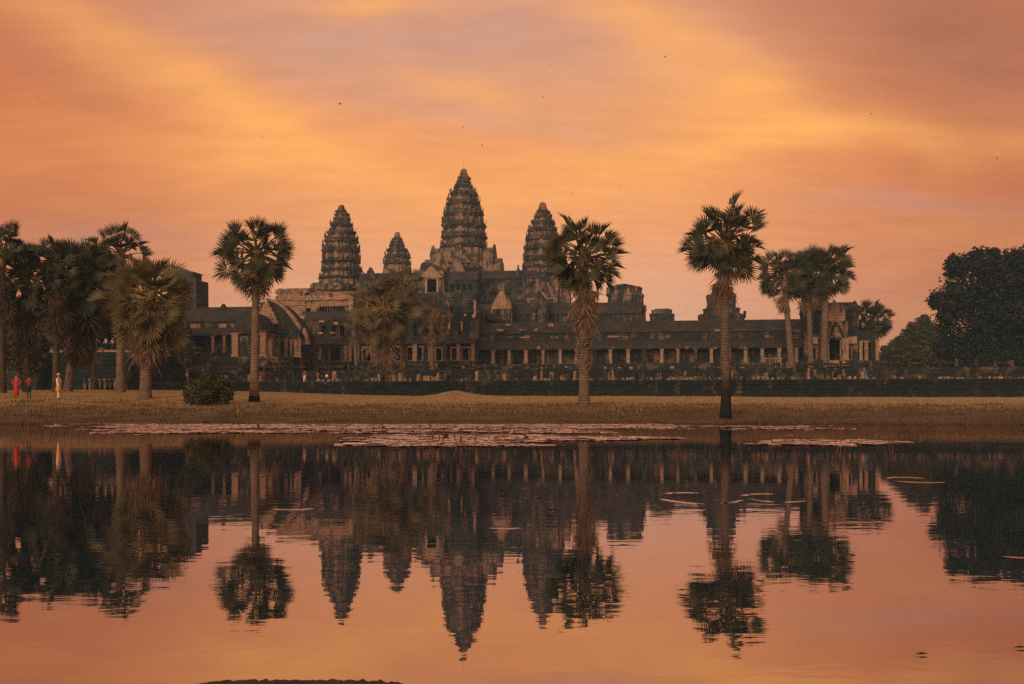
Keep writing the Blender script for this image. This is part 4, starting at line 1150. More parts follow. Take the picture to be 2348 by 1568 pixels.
DARKDEAD = [fan_leaf(300 + i, True, .95, 1.0, .30 + .08 * i, ('palm_dead_dark', 'palm_dead_dark')) for i in range(5)]
PALMS = []
def palm(label, base, top, crown_r, n_leaf, n_dead, r_base, r_top, seed, mat='palm_green', trunk='palm_trunk', low=-35, dead_len=1.0, boots=0, lean=0.0, short=1.0, name='sugar_palm', dead_drop=1.0, up=74, dark=False):
    """base: world point, top: world point where the leaves spring; crown_r in metres"""
    rnd = random.Random(seed)
    base, top = Vector(base), Vector(top)
    r = thing(name, label, 'palm tree', tuple(base), False)
    mb = MB(); n = 16; pts, rad = [], []
    for i in range(n + 1):
        t = i / n
        p = base.lerp(top, t) + Vector((lean * math.sin(t * math.pi), 0, 0)) + Vector((.05 * noise.noise((t * 3, seed, 0)), .05 * noise.noise((t * 3, seed, 5)), 0))
        if i == 0: p.z -= .25
        pts.append(p)
        rad.append((r_top + (r_base - r_top) * (1 - t) ** 1.3) * (1 + .35 * math.exp(-t * 26)) * (1 + .04 * noise.noise((t * 20, seed, 2))))
    mb.tube(pts, rad, 12)
    mb.build('trunk', trunk, r, smooth=True)
    sc = crown_r / 2.12
    heads = []
    for i in range(n_leaf):
        t = (i + .5) / n_leaf
        el = R(up + (low - up) * t ** .8 + rnd.uniform(-9, 9)); az = i * 2.39996 + rnd.uniform(-.35, .35)
        me_ = rnd.choice(LEAF[mat])
        if i % 4 == 3: me_ = LEAF[mat][3]
        heads.append(('leaf', me_, el, az, rnd.uniform(-1.2, 1.2), sc * rnd.uniform(.88, 1.08) * (short if t > .25 else 1.0), rnd.uniform(0, .35) * sc))
    for i in range(n_dead):
        t = (i + .5) / max(1, n_dead)
        el = R(-52 - 30 * t + rnd.uniform(-10, 12)); az = i * 2.39996 + 1.0 + rnd.uniform(-.4, .4)
        heads.append(('dead_leaf', rnd.choice(DARKDEAD if dark else DEADLEAF), el, az, rnd.uniform(-.6, .6), sc * dead_len * rnd.uniform(.8, 1.1), -(rnd.uniform(0, .75) * dead_drop * crown_r * .55)))
    for nm_, me_, el, az, roll, s, dz in heads:
        d = Vector((math.cos(el) * math.cos(az), math.cos(el) * math.sin(az), math.sin(el)))
        # leaf upper side looks away from the ground when spreading, outwards when hanging
        upv = Vector((0, 0, 1)) if abs(el) < 1.35 else Vector((-math.cos(az), -math.sin(az), 0))
        if el < -.6: upv = Vector((math.cos(az), math.sin(az), .4))
        y = upv.cross(d).normalized(); z = d.cross(y).normalized()
        M3 = Matrix((d, y, z)).transposed() @ Matrix.Rotation(roll, 3, 'X')
        o = bpy.data.objects.new(nm_, me_); COL.objects.link(o); o.parent = r
        mt = M3.to_4x4(); mt.translation = (top - base) + Vector((0, 0, dz)) + d * (r_top * .5)
        o.matrix_local = mt @ Matrix.Diagonal((s, s, s, 1))
    # fibrous heart where the stalks meet
    mb = MB()
    hr = max(r_top * 1.5, .16 * sc * 1.2)
    mb.tube([top + Vector((0, 0, -crown_r * .28)), top + Vector((0, 0, -crown_r * .1)), top + Vector((0, 0, crown_r * .08)), top + Vector((0, 0, crown_r * .3))], [r_top * 1.05, hr, hr, hr * .3], 10)
    mb.build('leaf_base', 'palm_dead', r, .05)
    if boots:
        mb = MB()
        for i in range(boots):
            if random.Random(i).random() < .18: continue
            t = (i + random.Random(i + 7).uniform(-.9, .9)) / boots; p = base.lerp(top, .20 + .26 * t); az = i * 2.39996 + random.Random(i + 3).uniform(-.5, .5); rr = (r_top + (r_base - r_top) * (.75 - .3 * t)) * (1.0 + .45 * t)
            for sg in (-1, 1):
                a0, a1 = az, az + sg * .75
                p0 = p + Vector((math.cos(a0) * rr * .92, math.sin(a0) * rr * .92, 0)); p1 = p + Vector((math.cos(a1) * rr * 1.25, math.sin(a1) * rr * 1.25, .34)); p2 = p + Vector((math.cos(a1) * rr * 1.4, math.sin(a1) * rr * 1.4, .46))
                mb.tube([p0, p1, p2], [.065, .055, .04], 5)
        mb.build('stalk_stubs', 'palm_trunk', r, .03)
    PALMS.append(r)
    return r
def at(dx, dy, y):
    return Vector(((dx - CX) / FD * y, y, HC + (HZ - dy) / FD * y))
def lawn_palm(label, bx, by, tx, ty, r_d, **kw):
    x, y, z = ground_hit(bx, by)
    s = y / FD
    return palm(label, (x, y, z), at(tx, ty, y + kw.pop('dy', 0.0)), r_d * s, r_base=kw.pop('rb') * s, r_top=kw.pop('rt') * s, **kw)
def terrace_palm(label, bx, tx, ty, r_d, y=139.0, zb=6.2, **kw):
    s = y / FD
    return palm(label, ((bx - CX) / FD * y, y, zb), at(tx, ty, y), r_d * s, r_base=kw.pop('rb') * s, r_top=kw.pop('rt') * s, **kw)

lawn_palm('tall straight palm with a round crown in front of the entrance porch', 583, 920, 587, 592, 104, rb=11, rt=7.5, n_leaf=48, n_dead=20, seed=11, trunk='palm_trunk_scorched_foot', low=-62, dead_len=.8, dead_drop=.6)
lawn_palm('shaggy palm with a long skirt of dead leaves in front of the pillared gallery', 1338, 930, 1338, 598, 109, rb=12, rt=8.5, n_leaf=52, n_dead=44, seed=12, low=-60, dead_len=.8, boots=46, dead_drop=2.1)
lawn_palm('tallest palm with drooping leaves and a blackened trunk standing at the water edge', 1663, 960, 1661, 566, 112, rb=12, rt=8.5, n_leaf=56, n_dead=24, seed=13, trunk='palm_trunk_charred', low=-58, dead_len=.8, dead_drop=1.4)
terrace_palm('thin leaning palm on the terrace nearest the tallest palm', 1816, 1797, 645, 78, rb=8, rt=6, n_leaf=48, n_dead=16, seed=14, low=-40, dead_len=.7, dead_drop=1.1)
terrace_palm('palm in the middle of the terrace trio beside the corner pavilion', 1859, 1852, 640, 76, y=141, rb=7, rt=6, n_leaf=50, n_dead=16, seed=15, low=-50, dead_len=.7)
terrace_palm('palm with a full crown on the terrace right beside the corner pavilion door', 1888, 1893, 630, 80, y=140, rb=9, rt=7, n_leaf=56, n_dead=12, seed=16, low=-55, dead_len=.75, mat='palm_green')
terrace_palm('short palm behind the far end of the corner pavilion', 2000, 1998, 742, 56, y=158, zb=6.2, rb=7, rt=6, n_leaf=64, n_dead=24, seed=17, low=-60, dead_len=.8)
terrace_palm('bushy low palm with golden leaf stalks in front of the dark entrance range', 893, 878, 722, 98, y=138, rb=9, rt=7, n_leaf=56, n_dead=56, seed=18, low=-65, mat='palm_olive', dead_len=.8, dead_drop=1.8)
terrace_palm('olive palm rising behind the bushy golden-stalked palm', 925, 922, 672, 62, y=146, rb=7, rt=6, n_leaf=38, n_dead=14, seed=19, low=-60, mat='palm_olive', dead_len=.8)
terrace_palm('small palm with pale dead leaves standing left of the long gallery', 990, 990, 738, 52, y=140, rb=6.5, rt=5, n_leaf=36, n_dead=22, seed=20, low=-55, mat='palm_olive', dead_len=.8, dead_drop=1.0)
terrace_palm('ragged pale palm of mostly dead leaves beside the entrance doors', 818, 812, 752, 34, y=139, rb=5, rt=4, n_leaf=10, n_dead=26, seed=28, low=-40, mat='palm_olive', dead_len=1.0, dead_drop=1.0)
lawn_palm('broad bushy palm with a thick skirt of leaves left of the round bush', 333, 914, 338, 700, 122, rb=13, rt=11, n_leaf=90, n_dead=56, seed=21, low=-75, mat='palm_olive', dead_len=.75, dead_drop=1.3)
lawn_palm('slim palm with a high open crown above the bushy palm', 276, 899, 277, 592, 80, rb=10, rt=7, n_leaf=34, n_dead=70, seed=22, dark=True, low=-45, dead_len=.9, dead_drop=3.6)
lawn_palm('leaning palm with a dark shaggy crown at the left of the honour terrace', 155, 897, 185, 648, 104, rb=9, rt=8, n_leaf=80, n_dead=100, seed=23, dark=True, low=-75, dead_len=.9, dead_drop=2.8)
lawn_palm('tall open-crowned palm behind the shaggy dark palm', 128, 899, 130, 612, 82, rb=8, rt=6, n_leaf=40, n_dead=70, seed=24, dark=True, low=-55, dead_len=.9, dead_drop=3.6, trunk='bark')
lawn_palm('palm cut by the left picture edge', 4, 900, 6, 590, 80, rb=9, rt=7, n_leaf=40, n_dead=60, trunk='bark', dead_drop=3.2, seed=25, dark=True, low=-30, dead_len=.8)
lawn_palm('dark low-crowned palm near the left picture edge', 62, 899, 58, 640, 84, rb=8, rt=7, n_leaf=56, n_dead=80, seed=26, dark=True, low=-70, dead_len=.9, dead_drop=3.6, trunk='bark')
terrace_palm('small dark palm crown between the two tall open-crowned palms', 214, 214, 630, 66, y=110, zb=2.6, rb=6, rt=5, n_leaf=54, n_dead=90, seed=27, dark=True, low=-70, dead_len=1.0, dead_drop=3.4, trunk='bark')

# ------------------------------------------------------------------ broadleaf trees, bushes
def leaf_cloud(lobes, n, size, seed, flat=0.5):
    """small folded leaf sprays spread through the outer part of overlapping lobes"""
    rs = np.random.RandomState(seed)
    L = np.array(lobes, float)
    w = L[:, 3] ** 2; w /= w.sum()
    idx = rs.choice(len(L), n, p=w)
    d = rs.normal(size=(n, 3)); d /= np.linalg.norm(d, axis=1)[:, None]
    rad = L[idx, 3] * (0.45 + 0.6 * rs.rand(n) ** .45)
    # clumps: pull the radius in and out with a cheap noise on direction
    ph = rs.rand(len(L), 3) * 6.28
    q = d * 4.2 + ph[idx]
    rad *= 1 + .14 * (np.sin(q[:, 0] * 1.3) * np.sin(q[:, 1] * 1.7 + 1) + np.sin(q[:, 2] * 2.1 + q[:, 0]))
    c = L[idx, :3] + d * rad[:, None] * np.array([1, 1, .85])
    a = rs.normal(size=(n, 3)); a[:, 2] *= flat; a /= np.linalg.norm(a, axis=1)[:, None]
    b = np.cross(a, d + rs.normal(size=(n, 3)) * .6); b /= np.linalg.norm(b, axis=1)[:, None] + 1e-9
    s = size * (0.6 + .8 * rs.rand(n))[:, None]
    nn = np.cross(a, b)
    p0, p1 = c - a * s, c + a * s
    m0, m1 = c + b * s * .55 + nn * s * .2, c - b * s * .55 + nn * s * .2
    V = np.stack([p0, m1, p1, m0], 1).reshape(-1, 3)
    F = np.arange(n * 4).reshape(-1, 4)
    F = np.concatenate([F[:, [0, 1, 2]], F[:, [0, 2, 3]]])
    return V, F
def tree(label, base, lobes, n, size, seed, mat='tree_leaf', r0=.5, name='broadleaf_tree', cat='tree', trunk_top=.45):
    base = Vector(base)
    r = thing(name, label, cat, tuple(base), False)
    rnd = random.Random(seed)
    lob = []
    for (x, y, z, R_) in lobes:
        lob.append((x - base.x, y - base.y, z - base.z, R_))
        for k in range(5):      # lesser clumps break the outline
            d = Vector((rnd.gauss(0, 1), rnd.gauss(0, 1), rnd.gauss(.3, .8))).normalized()
            lob.append((x - base.x + d.x * R_ * .8, y - base.y + d.y * R_ * .8, z - base.z + d.z * R_ * .75, R_ * rnd.uniform(.25, .45)))
    V, F = leaf_cloud(lob, n, size, seed)
    numpy_mesh('crown', V, F, mat, r)
    c = Vector((sum(l[0] for l in lobes) / len(lobes), sum(l[1] for l in lobes) / len(lobes), sum(l[2] for l in lobes) / len(lobes)))
    if r0 > 0:
        mb = MB(); fork = base.lerp(c, trunk_top); fork.x = base.x
        mb.tube([base + Vector((0, 0, -.3)), base.lerp(fork, .3), base.lerp(fork, .7), fork], [r0 * 1.5, r0, r0 * .85, r0 * .7], 10); mb.build('trunk', 'bark', r, .06)
        for l in lobes:
            e = Vector(l[:3]); mid = fork.lerp(e, .5) + Vector((rnd.uniform(-.4, .4), rnd.uniform(-.4, .4), .5)); mb = MB()
            mb.tube([fork - Vector((0, 0, r0)), mid, e], [r0 * .6, r0 * .35, r0 * .12], 7); mb.build('limb', 'bark', r, .05)
    return r
Yt = 150.0
def lobe(dx, dy, rd, y): 
    p = at(dx, dy, y); return (p.x, p.y, p.z, rd * y / FD)
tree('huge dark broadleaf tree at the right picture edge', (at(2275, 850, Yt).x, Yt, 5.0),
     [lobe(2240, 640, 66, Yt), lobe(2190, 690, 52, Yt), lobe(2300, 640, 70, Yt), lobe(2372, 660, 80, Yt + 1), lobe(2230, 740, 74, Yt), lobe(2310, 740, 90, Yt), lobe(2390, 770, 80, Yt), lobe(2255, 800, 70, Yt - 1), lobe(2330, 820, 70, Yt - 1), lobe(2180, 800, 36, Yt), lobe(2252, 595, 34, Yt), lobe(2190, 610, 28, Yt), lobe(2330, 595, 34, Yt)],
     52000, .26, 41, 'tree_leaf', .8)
Yf = 215.0
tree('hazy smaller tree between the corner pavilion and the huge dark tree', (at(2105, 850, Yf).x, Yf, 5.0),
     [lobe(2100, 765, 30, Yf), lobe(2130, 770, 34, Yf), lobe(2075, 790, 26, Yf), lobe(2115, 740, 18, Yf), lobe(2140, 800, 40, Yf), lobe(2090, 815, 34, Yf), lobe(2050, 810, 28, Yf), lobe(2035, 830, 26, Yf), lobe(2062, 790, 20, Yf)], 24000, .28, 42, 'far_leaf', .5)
tree('low spreading shrub on the terrace under the huge dark tree', (at(2100, 850, 152).x, 152, 6.1),
     [lobe(2060, 820, 30, 152), lobe(2110, 815, 34, 152), lobe(2160, 822, 30, 152), lobe(2190, 830, 24, 152)], 14000, .22, 43, 'bush_leaf', .2, 'shrub', 'shrub')
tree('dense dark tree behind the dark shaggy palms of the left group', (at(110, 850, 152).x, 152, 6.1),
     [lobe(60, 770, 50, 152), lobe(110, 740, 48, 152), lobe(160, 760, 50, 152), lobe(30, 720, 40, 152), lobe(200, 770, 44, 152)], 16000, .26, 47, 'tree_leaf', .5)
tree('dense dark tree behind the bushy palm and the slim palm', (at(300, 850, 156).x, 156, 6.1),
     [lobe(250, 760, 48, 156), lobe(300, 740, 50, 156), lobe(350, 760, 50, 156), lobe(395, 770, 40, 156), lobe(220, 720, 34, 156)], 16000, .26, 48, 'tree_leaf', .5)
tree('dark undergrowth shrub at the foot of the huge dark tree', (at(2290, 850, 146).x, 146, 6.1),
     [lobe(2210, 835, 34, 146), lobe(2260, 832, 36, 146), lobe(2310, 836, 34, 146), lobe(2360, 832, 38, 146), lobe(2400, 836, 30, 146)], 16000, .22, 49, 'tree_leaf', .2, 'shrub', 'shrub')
tree('bushy olive tree filling the gap between the left palms above the terrace', (at(165, 850, 113).x, 113, 2.8),
     [lobe(110, 720, 40, 113), lobe(150, 735, 42, 113), lobe(200, 725, 44, 113), lobe(240, 735, 36, 113), lobe(175, 690, 34, 113), lobe(85, 690, 28, 113)], 16000, .20, 50, 'bush_leaf', .2)
tree('leafy tree at the left picture edge below the palms', (at(45, 900, 104).x, 104, 2.8),
     [lobe(20, 720, 50, 104), lobe(70, 725, 50, 104), lobe(40, 780, 60, 104), lobe(105, 760, 40, 104), lobe(0, 780, 50, 104), lobe(60, 825, 40, 104)], 24000, .20, 44, 'bush_leaf', .35)
x, y, z = ground_hit(478, 928)
s = y / FD
tree('round green bush on the lawn between two palms', (x, y, z),
     [(x + (dx - 478) * s, y + k, z + (928 - dy) * s, rd * s) for dx, dy, rd, k in ((455, 895, 28, 0), (500, 892, 30, .2), (478, 878, 28, 0), (445, 908, 20, -.3), (515, 908, 20, -.2), (480, 908, 30, -.4))], 14000, .085, 45, 'bush_leaf', .06, 'bush', 'bush')
tree('small green shrub at the honour terrace beside the bushy palm', (at(432, 830, 118).x, 118, 3.0), [lobe(425, 800, 22, 118), lobe(445, 806, 16, 118), lobe(430, 825, 18, 118)], 4000, .13, 46, 'bush_leaf', .08, 'shrub', 'shrub')

# ------------------------------------------------------------------ grass, water plants
def blades(name, n, mat, label, sampler, hgt, wid, seed):
    rs = np.random.RandomState(seed); pts = []
    while len(pts) < n:
        x, y = sampler(rs); pts.append((x, y, ground_z(x, y) - .01))
    P = np.array(pts)
    h = hgt[0] + (hgt[1] - hgt[0]) * rs.rand(n) ** 2; a = rs.rand(n) * 6.283; w = wid * (.6 + .8 * rs.rand(n))
    dx = np.stack([np.cos(a) * w, np.sin(a) * w, 0 * a], 1); lean = np.stack([rs.normal(size=n) * .35 * h, rs.normal(size=n) * .35 * h, h], 1)
    V = np.stack([P - dx, P + dx, P + lean], 1).reshape(-1, 3)
    o = numpy_mesh(name, V, np.arange(n * 3).reshape(-1, 3), mat); tag(o, label, 'grass', kind='stuff')
def s_bank(rs):
    while True:
        x = rs.uniform(-34, 34); y = shore(x) + .05 + rs.rand() ** 1.5 * 15
        if noise.noise((x * .35, y * .8, 3.0)) + .5 * noise.noise((x * 1.6, y * 2.0, 8.0)) > rs.uniform(-.35, .45): return x, y
def s_lawn(rs):
    while True:
        y = rs.uniform(60, 119); x = rs.uniform(-.62, .62) * y
        if noise.noise((x * .12, y * .3, 5.0)) + .6 * noise.noise((x * .6, y * .9, 2.0)) > rs.uniform(-.3, .5): return x, y
blades('grass', 26000, 'grass_blade', 'short dry grass covering the lawn', s_lawn, (.05, .16), .035, 1)
blades('sedge', 26000, 'sedge_blade', 'coarse darker grass along the pond bank', s_bank, (.05, .24), .03, 2)

def pads():
    rs = np.random.RandomState(5); C = []
    bands = [(180, 1600, 970.5, 983, .80), (0, 260, 972, 980, .35), (170, 620, 983, 998, .62), (420, 1000, 980, 993, .5), (780, 1420, 984, 994, .55), (780, 1300, 1004, 1024, .78), (860, 1580, 998, 1011, .70), (1560, 1960, 976, 986, .5), (1680, 2080, 1009, 1023, .62), (1700, 1900, 999, 1004, .35), (1900, 2120, 1006, 1010, .4), (1250, 1420, 1010, 1019, .6)]
    for (x0, x1, y0, y1, dens) in bands:
        ya, yb = HC * FD / (y1 - HZ), HC * FD / (y0 - HZ)
        area = (yb - ya) * (x1 - x0) / FD * (ya + yb) / 2
        n = int(area * 26)
        for _ in range(n):
            y = rs.uniform(ya, yb); dx = rs.uniform(x0, x1)
            x = (dx - CX) / FD * y
            e = min((dx - x0), (x1 - dx)) / 120; e = min(1, max(0, e))
            f = noise.noise((x * .16, y * .55, 2.0)) * .9 + noise.noise((x * .7, y * 1.3, 7.0)) * .45
            if f < .74 - dens - .30 * e + .3 * (1 - e): continue
            if y > shore(x) - .15: continue
            C.append((x, y))
    V, F = [], []
    for (x, y) in C:
        r = rs.uniform(.09, .24); tz = rs.uniform(0, .07); az = rs.rand() * 6.28; t = rs.uniform(0, .07)
        z0 = .006 + rs.rand() * .012; o = len(V); n = 9
        V.append((x, y, z0 - .004))
        for k in range(n):
            a = az + .18 + (6.283 - .36) * k / (n - 1)
            V.append((x + r * math.cos(a), y + r * math.sin(a), max(.004, z0 + r * t * math.cos(a - az) + .012 * rs.rand())))
        F += [(o, o + 1 + k, o + 2 + k) for k in range(n - 1)]
    o = numpy_mesh('lily_pads', np.array(V), np.array(F), 'lily_pad'); tag(o, 'pale floating lily pads in broken bands along the far side of the pond', 'lily pads', kind='stuff')
pads()
rnd = random.Random(31)
stalk_px = [(rnd.uniform(960, 1200), rnd.uniform(1006, 1021)) for _ in range(12)] + [(rnd.uniform(700, 1500), rnd.uniform(978, 1000)) for _ in range(9)] + [(rnd.uniform(1700, 2050), rnd.uniform(1006, 1018)) for _ in range(10)] + [(rnd.uniform(20, 400), rnd.uniform(973, 984)) for _ in range(10)]
for dx, dy in stalk_px:
    y = HC * FD / (dy - HZ); x = (dx - CX) / FD * y; h = rnd.uniform(.12, .34); mb = MB(); lx = rnd.uniform(-.06, .06)
    mb.tube([(x, y, -.05), (x + lx * .4, y, h * .6), (x + lx, y, h)], [.014, .012, .010], 5)
    mb.loft([[(x + lx + r_ * math.cos(a * 1.0472), y + r_ * math.sin(a * 1.0472), h + z_) for a in range(6)] for z_, r_ in ((-.01, .012), (.02, .024), (.06, .02), (.09, .004))])
    o = mb.build('lotus_stalk', 'lotus_stalk'); tag(o, 'thin reddish lotus stalk with a bud standing among the lily pads', 'water plant', 'lotus stalks among the lily pads')
def clump(label, dx, dy, w, h, seed):
    y = HC * FD / (dy - HZ); x = (dx - CX) / FD * y; s = y / FD
    rd = random.Random(seed); r = thing('weed_clump', label, 'water plant', (x, y, 0), False)
    mb = MB(); n = 10; rings = []
    for z_, k in ((-.05, 1.0), (.02, 1.0), (.5, .75), (.85, .4), (1, .1)):
        rings.append([(x + math.cos(a * 6.283 / n) * w * s * .5 * k * rd.uniform(.8, 1.2), y + math.sin(a * 6.283 / n) * w * s * .4 * k, z_ * h * s * .8 if z_ > 0 else -.05) for a in range(n)])
    mb.loft(rings); mb.build('mud_heap', 'mud', r, .02)
    for i in range(5):
        a = rd.uniform(0, 6.28); mb = MB(); q = rd.uniform(.5, 1.1) * h * s; ex = math.cos(a) * w * s * .4
        p0 = Vector((x, y, h * s * .5)); p1 = Vector((x + ex, y, h * s * .5 + q))
        mb.add([p0 + Vector((-.02, 0, 0)), p0 + Vector((.02, 0, 0)), p0.lerp(p1, .6) + Vector((.035, .02, .02)), p1, p0.lerp(p1, .6) + Vector((-.035, -.02, .02))], [(0, 1, 2, 3, 4)])
        mb.build('leaf', 'mud', r)
clump('largest dark weed clump poking up amid the nearest lily pads below the earth mound', 1021, 1007, 24, 9, 1)
clump('dark weed clump at the right end of the nearest lily pads', 1207, 1008, 18, 7, 2)
clump('flat dark weed clump at the tip of the middle lily band', 824, 991, 20, 5, 3)
clump('small dark weed clump beside the reflection of the entrance palm', 592, 984, 8, 10, 4)
clump('small dark weed clump near the end of the near lily patch', 1258, 1014, 12, 6, 5)
clump('dark weed clump at the left tip of the nearest lily patch', 828, 1012, 16, 5, 6)

# muddy tip of the near bank
mb = MB(); rows = []
for i in range(61):
    x = -.87 + .59 * i / 60
    ye = 2.775 + .02 * noise.noise((x * 9, 1, 0)) + .012 * noise.noise((x * 40, 2, 0)) - .06 * (abs(x + .575) / .295) ** 6
    rows.append([(x, ye - .6, .05), (x, ye - .3, .04 + .008 * noise.noise((x * 20, 4, 0))), (x, ye - .08, .024 + .010 * noise.noise((x * 30, 7, 0))), (x, ye - .015, .012 + .008 * noise.noise((x * 60, 9, 0))), (x, ye, -.01)])
mb.add([p for r_ in rows for p in r_], [(i * 5 + q, (i + 1) * 5 + q, (i + 1) * 5 + q + 1, i * 5 + q + 1) for i in range(60) for q in range(4)])
nb = mb.build('ground_shelf', 'mud', smooth=True); tag(nb, 'dark muddy tip of the near bank at the bottom edge', kind='structure')
rd = random.Random(77)
tw_ = thing('twig', 'bent dark twig sticking out of the water at the bottom right edge', 'twig', (1.02, 2.74, 0), False)
for k in range(3):
    mb = MB(); p = Vector((1.00 + .035 * k, 2.74, -.02)); pts = [p]
    for i in range(5): pts.append(pts[-1] + Vector((rd.uniform(.004, .02), rd.uniform(-.005, .005), .010 * math.cos(i * 1.0))))
    mb.tube(pts, [.003] * 6, 5); mb.build('stem', 'mud', tw_)
for i, (dx, dy) in enumerate(((2112, 1502), (2338, 1487))):
    y = HC * FD / (dy - HZ); x = (dx - CX) / FD * y; mb = MB()
    mb.add([(x - .022, y, .004), (x, y - .012, .006), (x + .024, y + .004, .005), (x + .004, y + .014, .007)], [(0, 1, 2, 3)])
    o = mb.build('floating_leaf', 'mud'); tag(o, ['small dark leaf floating near the bottom right corner', 'tiny leaf floating at the lower right edge'][i], 'leaf')

# ------------------------------------------------------------------ visitors
def person(label, pos, height, facing, top, bottom, pose='stand', hat=None, skirt=None, seed=0, group=None):
    """one skinned body with clothes split by height; facing = heading in degrees (0 looks away from the camera)"""
    pos = Vector(pos); k = height / 1.7
    J = {'hip': (0, 0, .93), 'waist': (0, 0, 1.08), 'chest': (0, .0, 1.30), 'neck': (0, 0, 1.45), 'head0': (0, .01, 1.52), 'head1': (0, .015, 1.62), 'head2': (0, .0, 1.69)}
    rad = {'hip': .135, 'waist': .12, 'chest': .135, 'neck': .052, 'head0': .07, 'head1': .088, 'head2': .05}
    E = [('hip', 'waist'), ('waist', 'chest'), ('chest', 'neck'), ('neck', 'head0'), ('head0', 'head1'), ('head1', 'head2')]
    step = .16 if pose == 'walk' else .02
    for s, n_ in ((-1, 'l'), (1, 'r')):
        f = step * s
        J['thigh' + n_] = (.09 * s, f * .3, .84); J['knee' + n_] = (.095 * s, f + .02, .48); J['ankle' + n_] = (.095 * s, f * 1.3 - .02, .09); J['toe' + n_] = (.10 * s, f * 1.3 + .14, .035)
        rad.update({'thigh' + n_: .088, 'knee' + n_: .06, 'ankle' + n_: .042, 'toe' + n_: .04})
        E += [('hip', 'thigh' + n_), ('thigh' + n_, 'knee' + n_), ('knee' + n_, 'ankle' + n_), ('ankle' + n_, 'toe' + n_)]
        J['sh' + n_] = (.17 * s, 0, 1.38)
        if pose == 'phone' or (pose == 'phone1' and s > 0): el, wr, ha = (.22 * s, .10, 1.16), (.09 * s, .30, 1.36), (.05 * s, .36, 1.44)
        elif pose == 'hips' or (pose == 'reach' and s < 0): el, wr, ha = (.36 * s, -.06, 1.18), (.20 * s, .05, 1.02), (.15 * s, .10, 1.0)
        elif pose == 'reach': el, wr, ha = (.30 * s, .12, 1.18), (.44 * s, .26, 1.06), (.50 * s, .32, 1.02)
        else: el, wr, ha = (.23 * s, -.03 - f, 1.12), (.24 * s, .06 - f, .88), (.235 * s, .09 - f, .79)
        J['el' + n_], J['wr' + n_], J['ha' + n_] = el, wr, ha
        rad.update({'sh' + n_: .065, 'el' + n_: .045, 'wr' + n_: .032, 'ha' + n_: .034})
        E += [('chest', 'sh' + n_), ('sh' + n_, 'el' + n_), ('el' + n_, 'wr' + n_), ('wr' + n_, 'ha' + n_)]
    names = list(J); me = bpy.data.meshes.new('person')
    me.from_pydata([Vector(J[n_]) * k for n_ in names], [(names.index(a), names.index(b)) for a, b in E], [])
    tmp = bpy.data.objects.new('person_tmp', me); COL.objects.link(tmp)
    tmp.modifiers.new('s', 'SKIN'); sv = me.skin_vertices[0].data
    for i, n_ in enumerate(names): sv[i].radius = (rad[n_] * k, rad[n_] * k)
    for i in range(len(names)): sv[i].use_root = names[i] == 'hip'
    tmp.modifiers.new('d', 'SUBSURF').levels = 1
    dg = bpy.context.evaluated_depsgraph_get()
    m2 = bpy.data.meshes.new_from_object(tmp.evaluated_get(dg)); bpy.data.objects.remove(tmp); bpy.data.meshes.remove(me)
    m2.name = 'person'
    m2.materials.clear()
    for c in ('skin', 'hair', top, bottom): m2.materials.append(MAT[c])
    for p in m2.polygons:
        c = p.center / k; p.use_smooth = True
        if c.z > 1.66 or (c.z > 1.52 and c.y < .0): p.material_index = 1
        elif c.z > 1.44: p.material_index = 0
        elif abs(c.x) > .19 and c.z < 1.14 or (c.y > .2 and c.z > .7): p.material_index = 0
        elif c.z > .98: p.material_index = 2
        elif c.z > .07: p.material_index = 3
        else: p.material_index = 1
    o = bpy.data.objects.new('person', m2); COL.objects.link(o)
    o.location = pos; o.rotation_euler = (0, 0, R(facing))
    tag(o, label, 'person', group); ORG[o.name] = Vector((0, 0, 0))
    def child(name, mb, mat):
        me_ = bpy.data.meshes.new(name); me_.from_pydata([Vector(p) * k for p in mb.v], [], mb.f); me_.materials.append(MAT[mat]); me_.update()
        for pl in me_.polygons: pl.use_smooth = True
        c = bpy.data.objects.new(name, me_); COL.objects.link(c); c.parent = o
    if skirt:
        mb = MB(); z0, z1, w = skirt[1], 1.06, skirt[2]
        mb.loft([[((.135 + (w - .135) * (1 - t) ** 1.2) * math.cos(a * math.pi / 8) * (1 + .05 * math.cos(a * 2.5)), (.125 + (w - .125) * (1 - t) ** 1.2) * math.sin(a * math.pi / 8), z0 + (z1 - z0) * t) for a in range(16)] for t in (0, .25, .5, .75, 1)]); child('skirt', mb, skirt[0])
    if hat:
        mb = MB(); mb.loft([[(r_ * math.cos(a * math.pi / 6), r_ * math.sin(a * math.pi / 6), z_) for a in range(12)] for z_, r_ in ((1.625, .19), (1.64, .20), (1.65, .11), (1.70, .105), (1.76, .08), (1.775, .02))]); child('hat', mb, hat)
    if pose in ('phone', 'phone1'):
        mb = MB(); mb.box(-.02, .12, .37, .38, 1.42, 1.50); child('phone', mb, 'hair')
    return o
def on_lawn(dx, dy):
    x, y, z = ground_hit(dx, dy); return (x, y, z)
person('person in a long red dress and red shawl standing on the lawn', on_lawn(40 / 1.0652, 973 / 1.0652), 1.62, 175, 'cloth_red', 'cloth_red', 'hips', skirt=('cloth_red', .22, .17))
person('person in dark trousers and dark red top raising a phone on the lawn', on_lawn(71 / 1.0652, 974 / 1.0652), 1.60, 30, 'cloth_dark_red', 'cloth_black', 'phone')
person('person in white top and yellow wrap walking on the lawn', on_lawn(143 / 1.0652, 974 / 1.0652), 1.72, -100, 'cloth_white', 'cloth_white', 'reach', hat='cloth_orange', skirt=('cloth_yellow', .5, .2))
zt_ = bpy.data.objects['honour_terrace']
def on_honour(dx, dv=1.5):
    u_ = U(dx, hv + dv); x, y = t2w(u_, hv + dv); return (x, y, zt)
stair_u = lambda dx: t2w(U(dx, hv - 1.8), hv - 1.8)
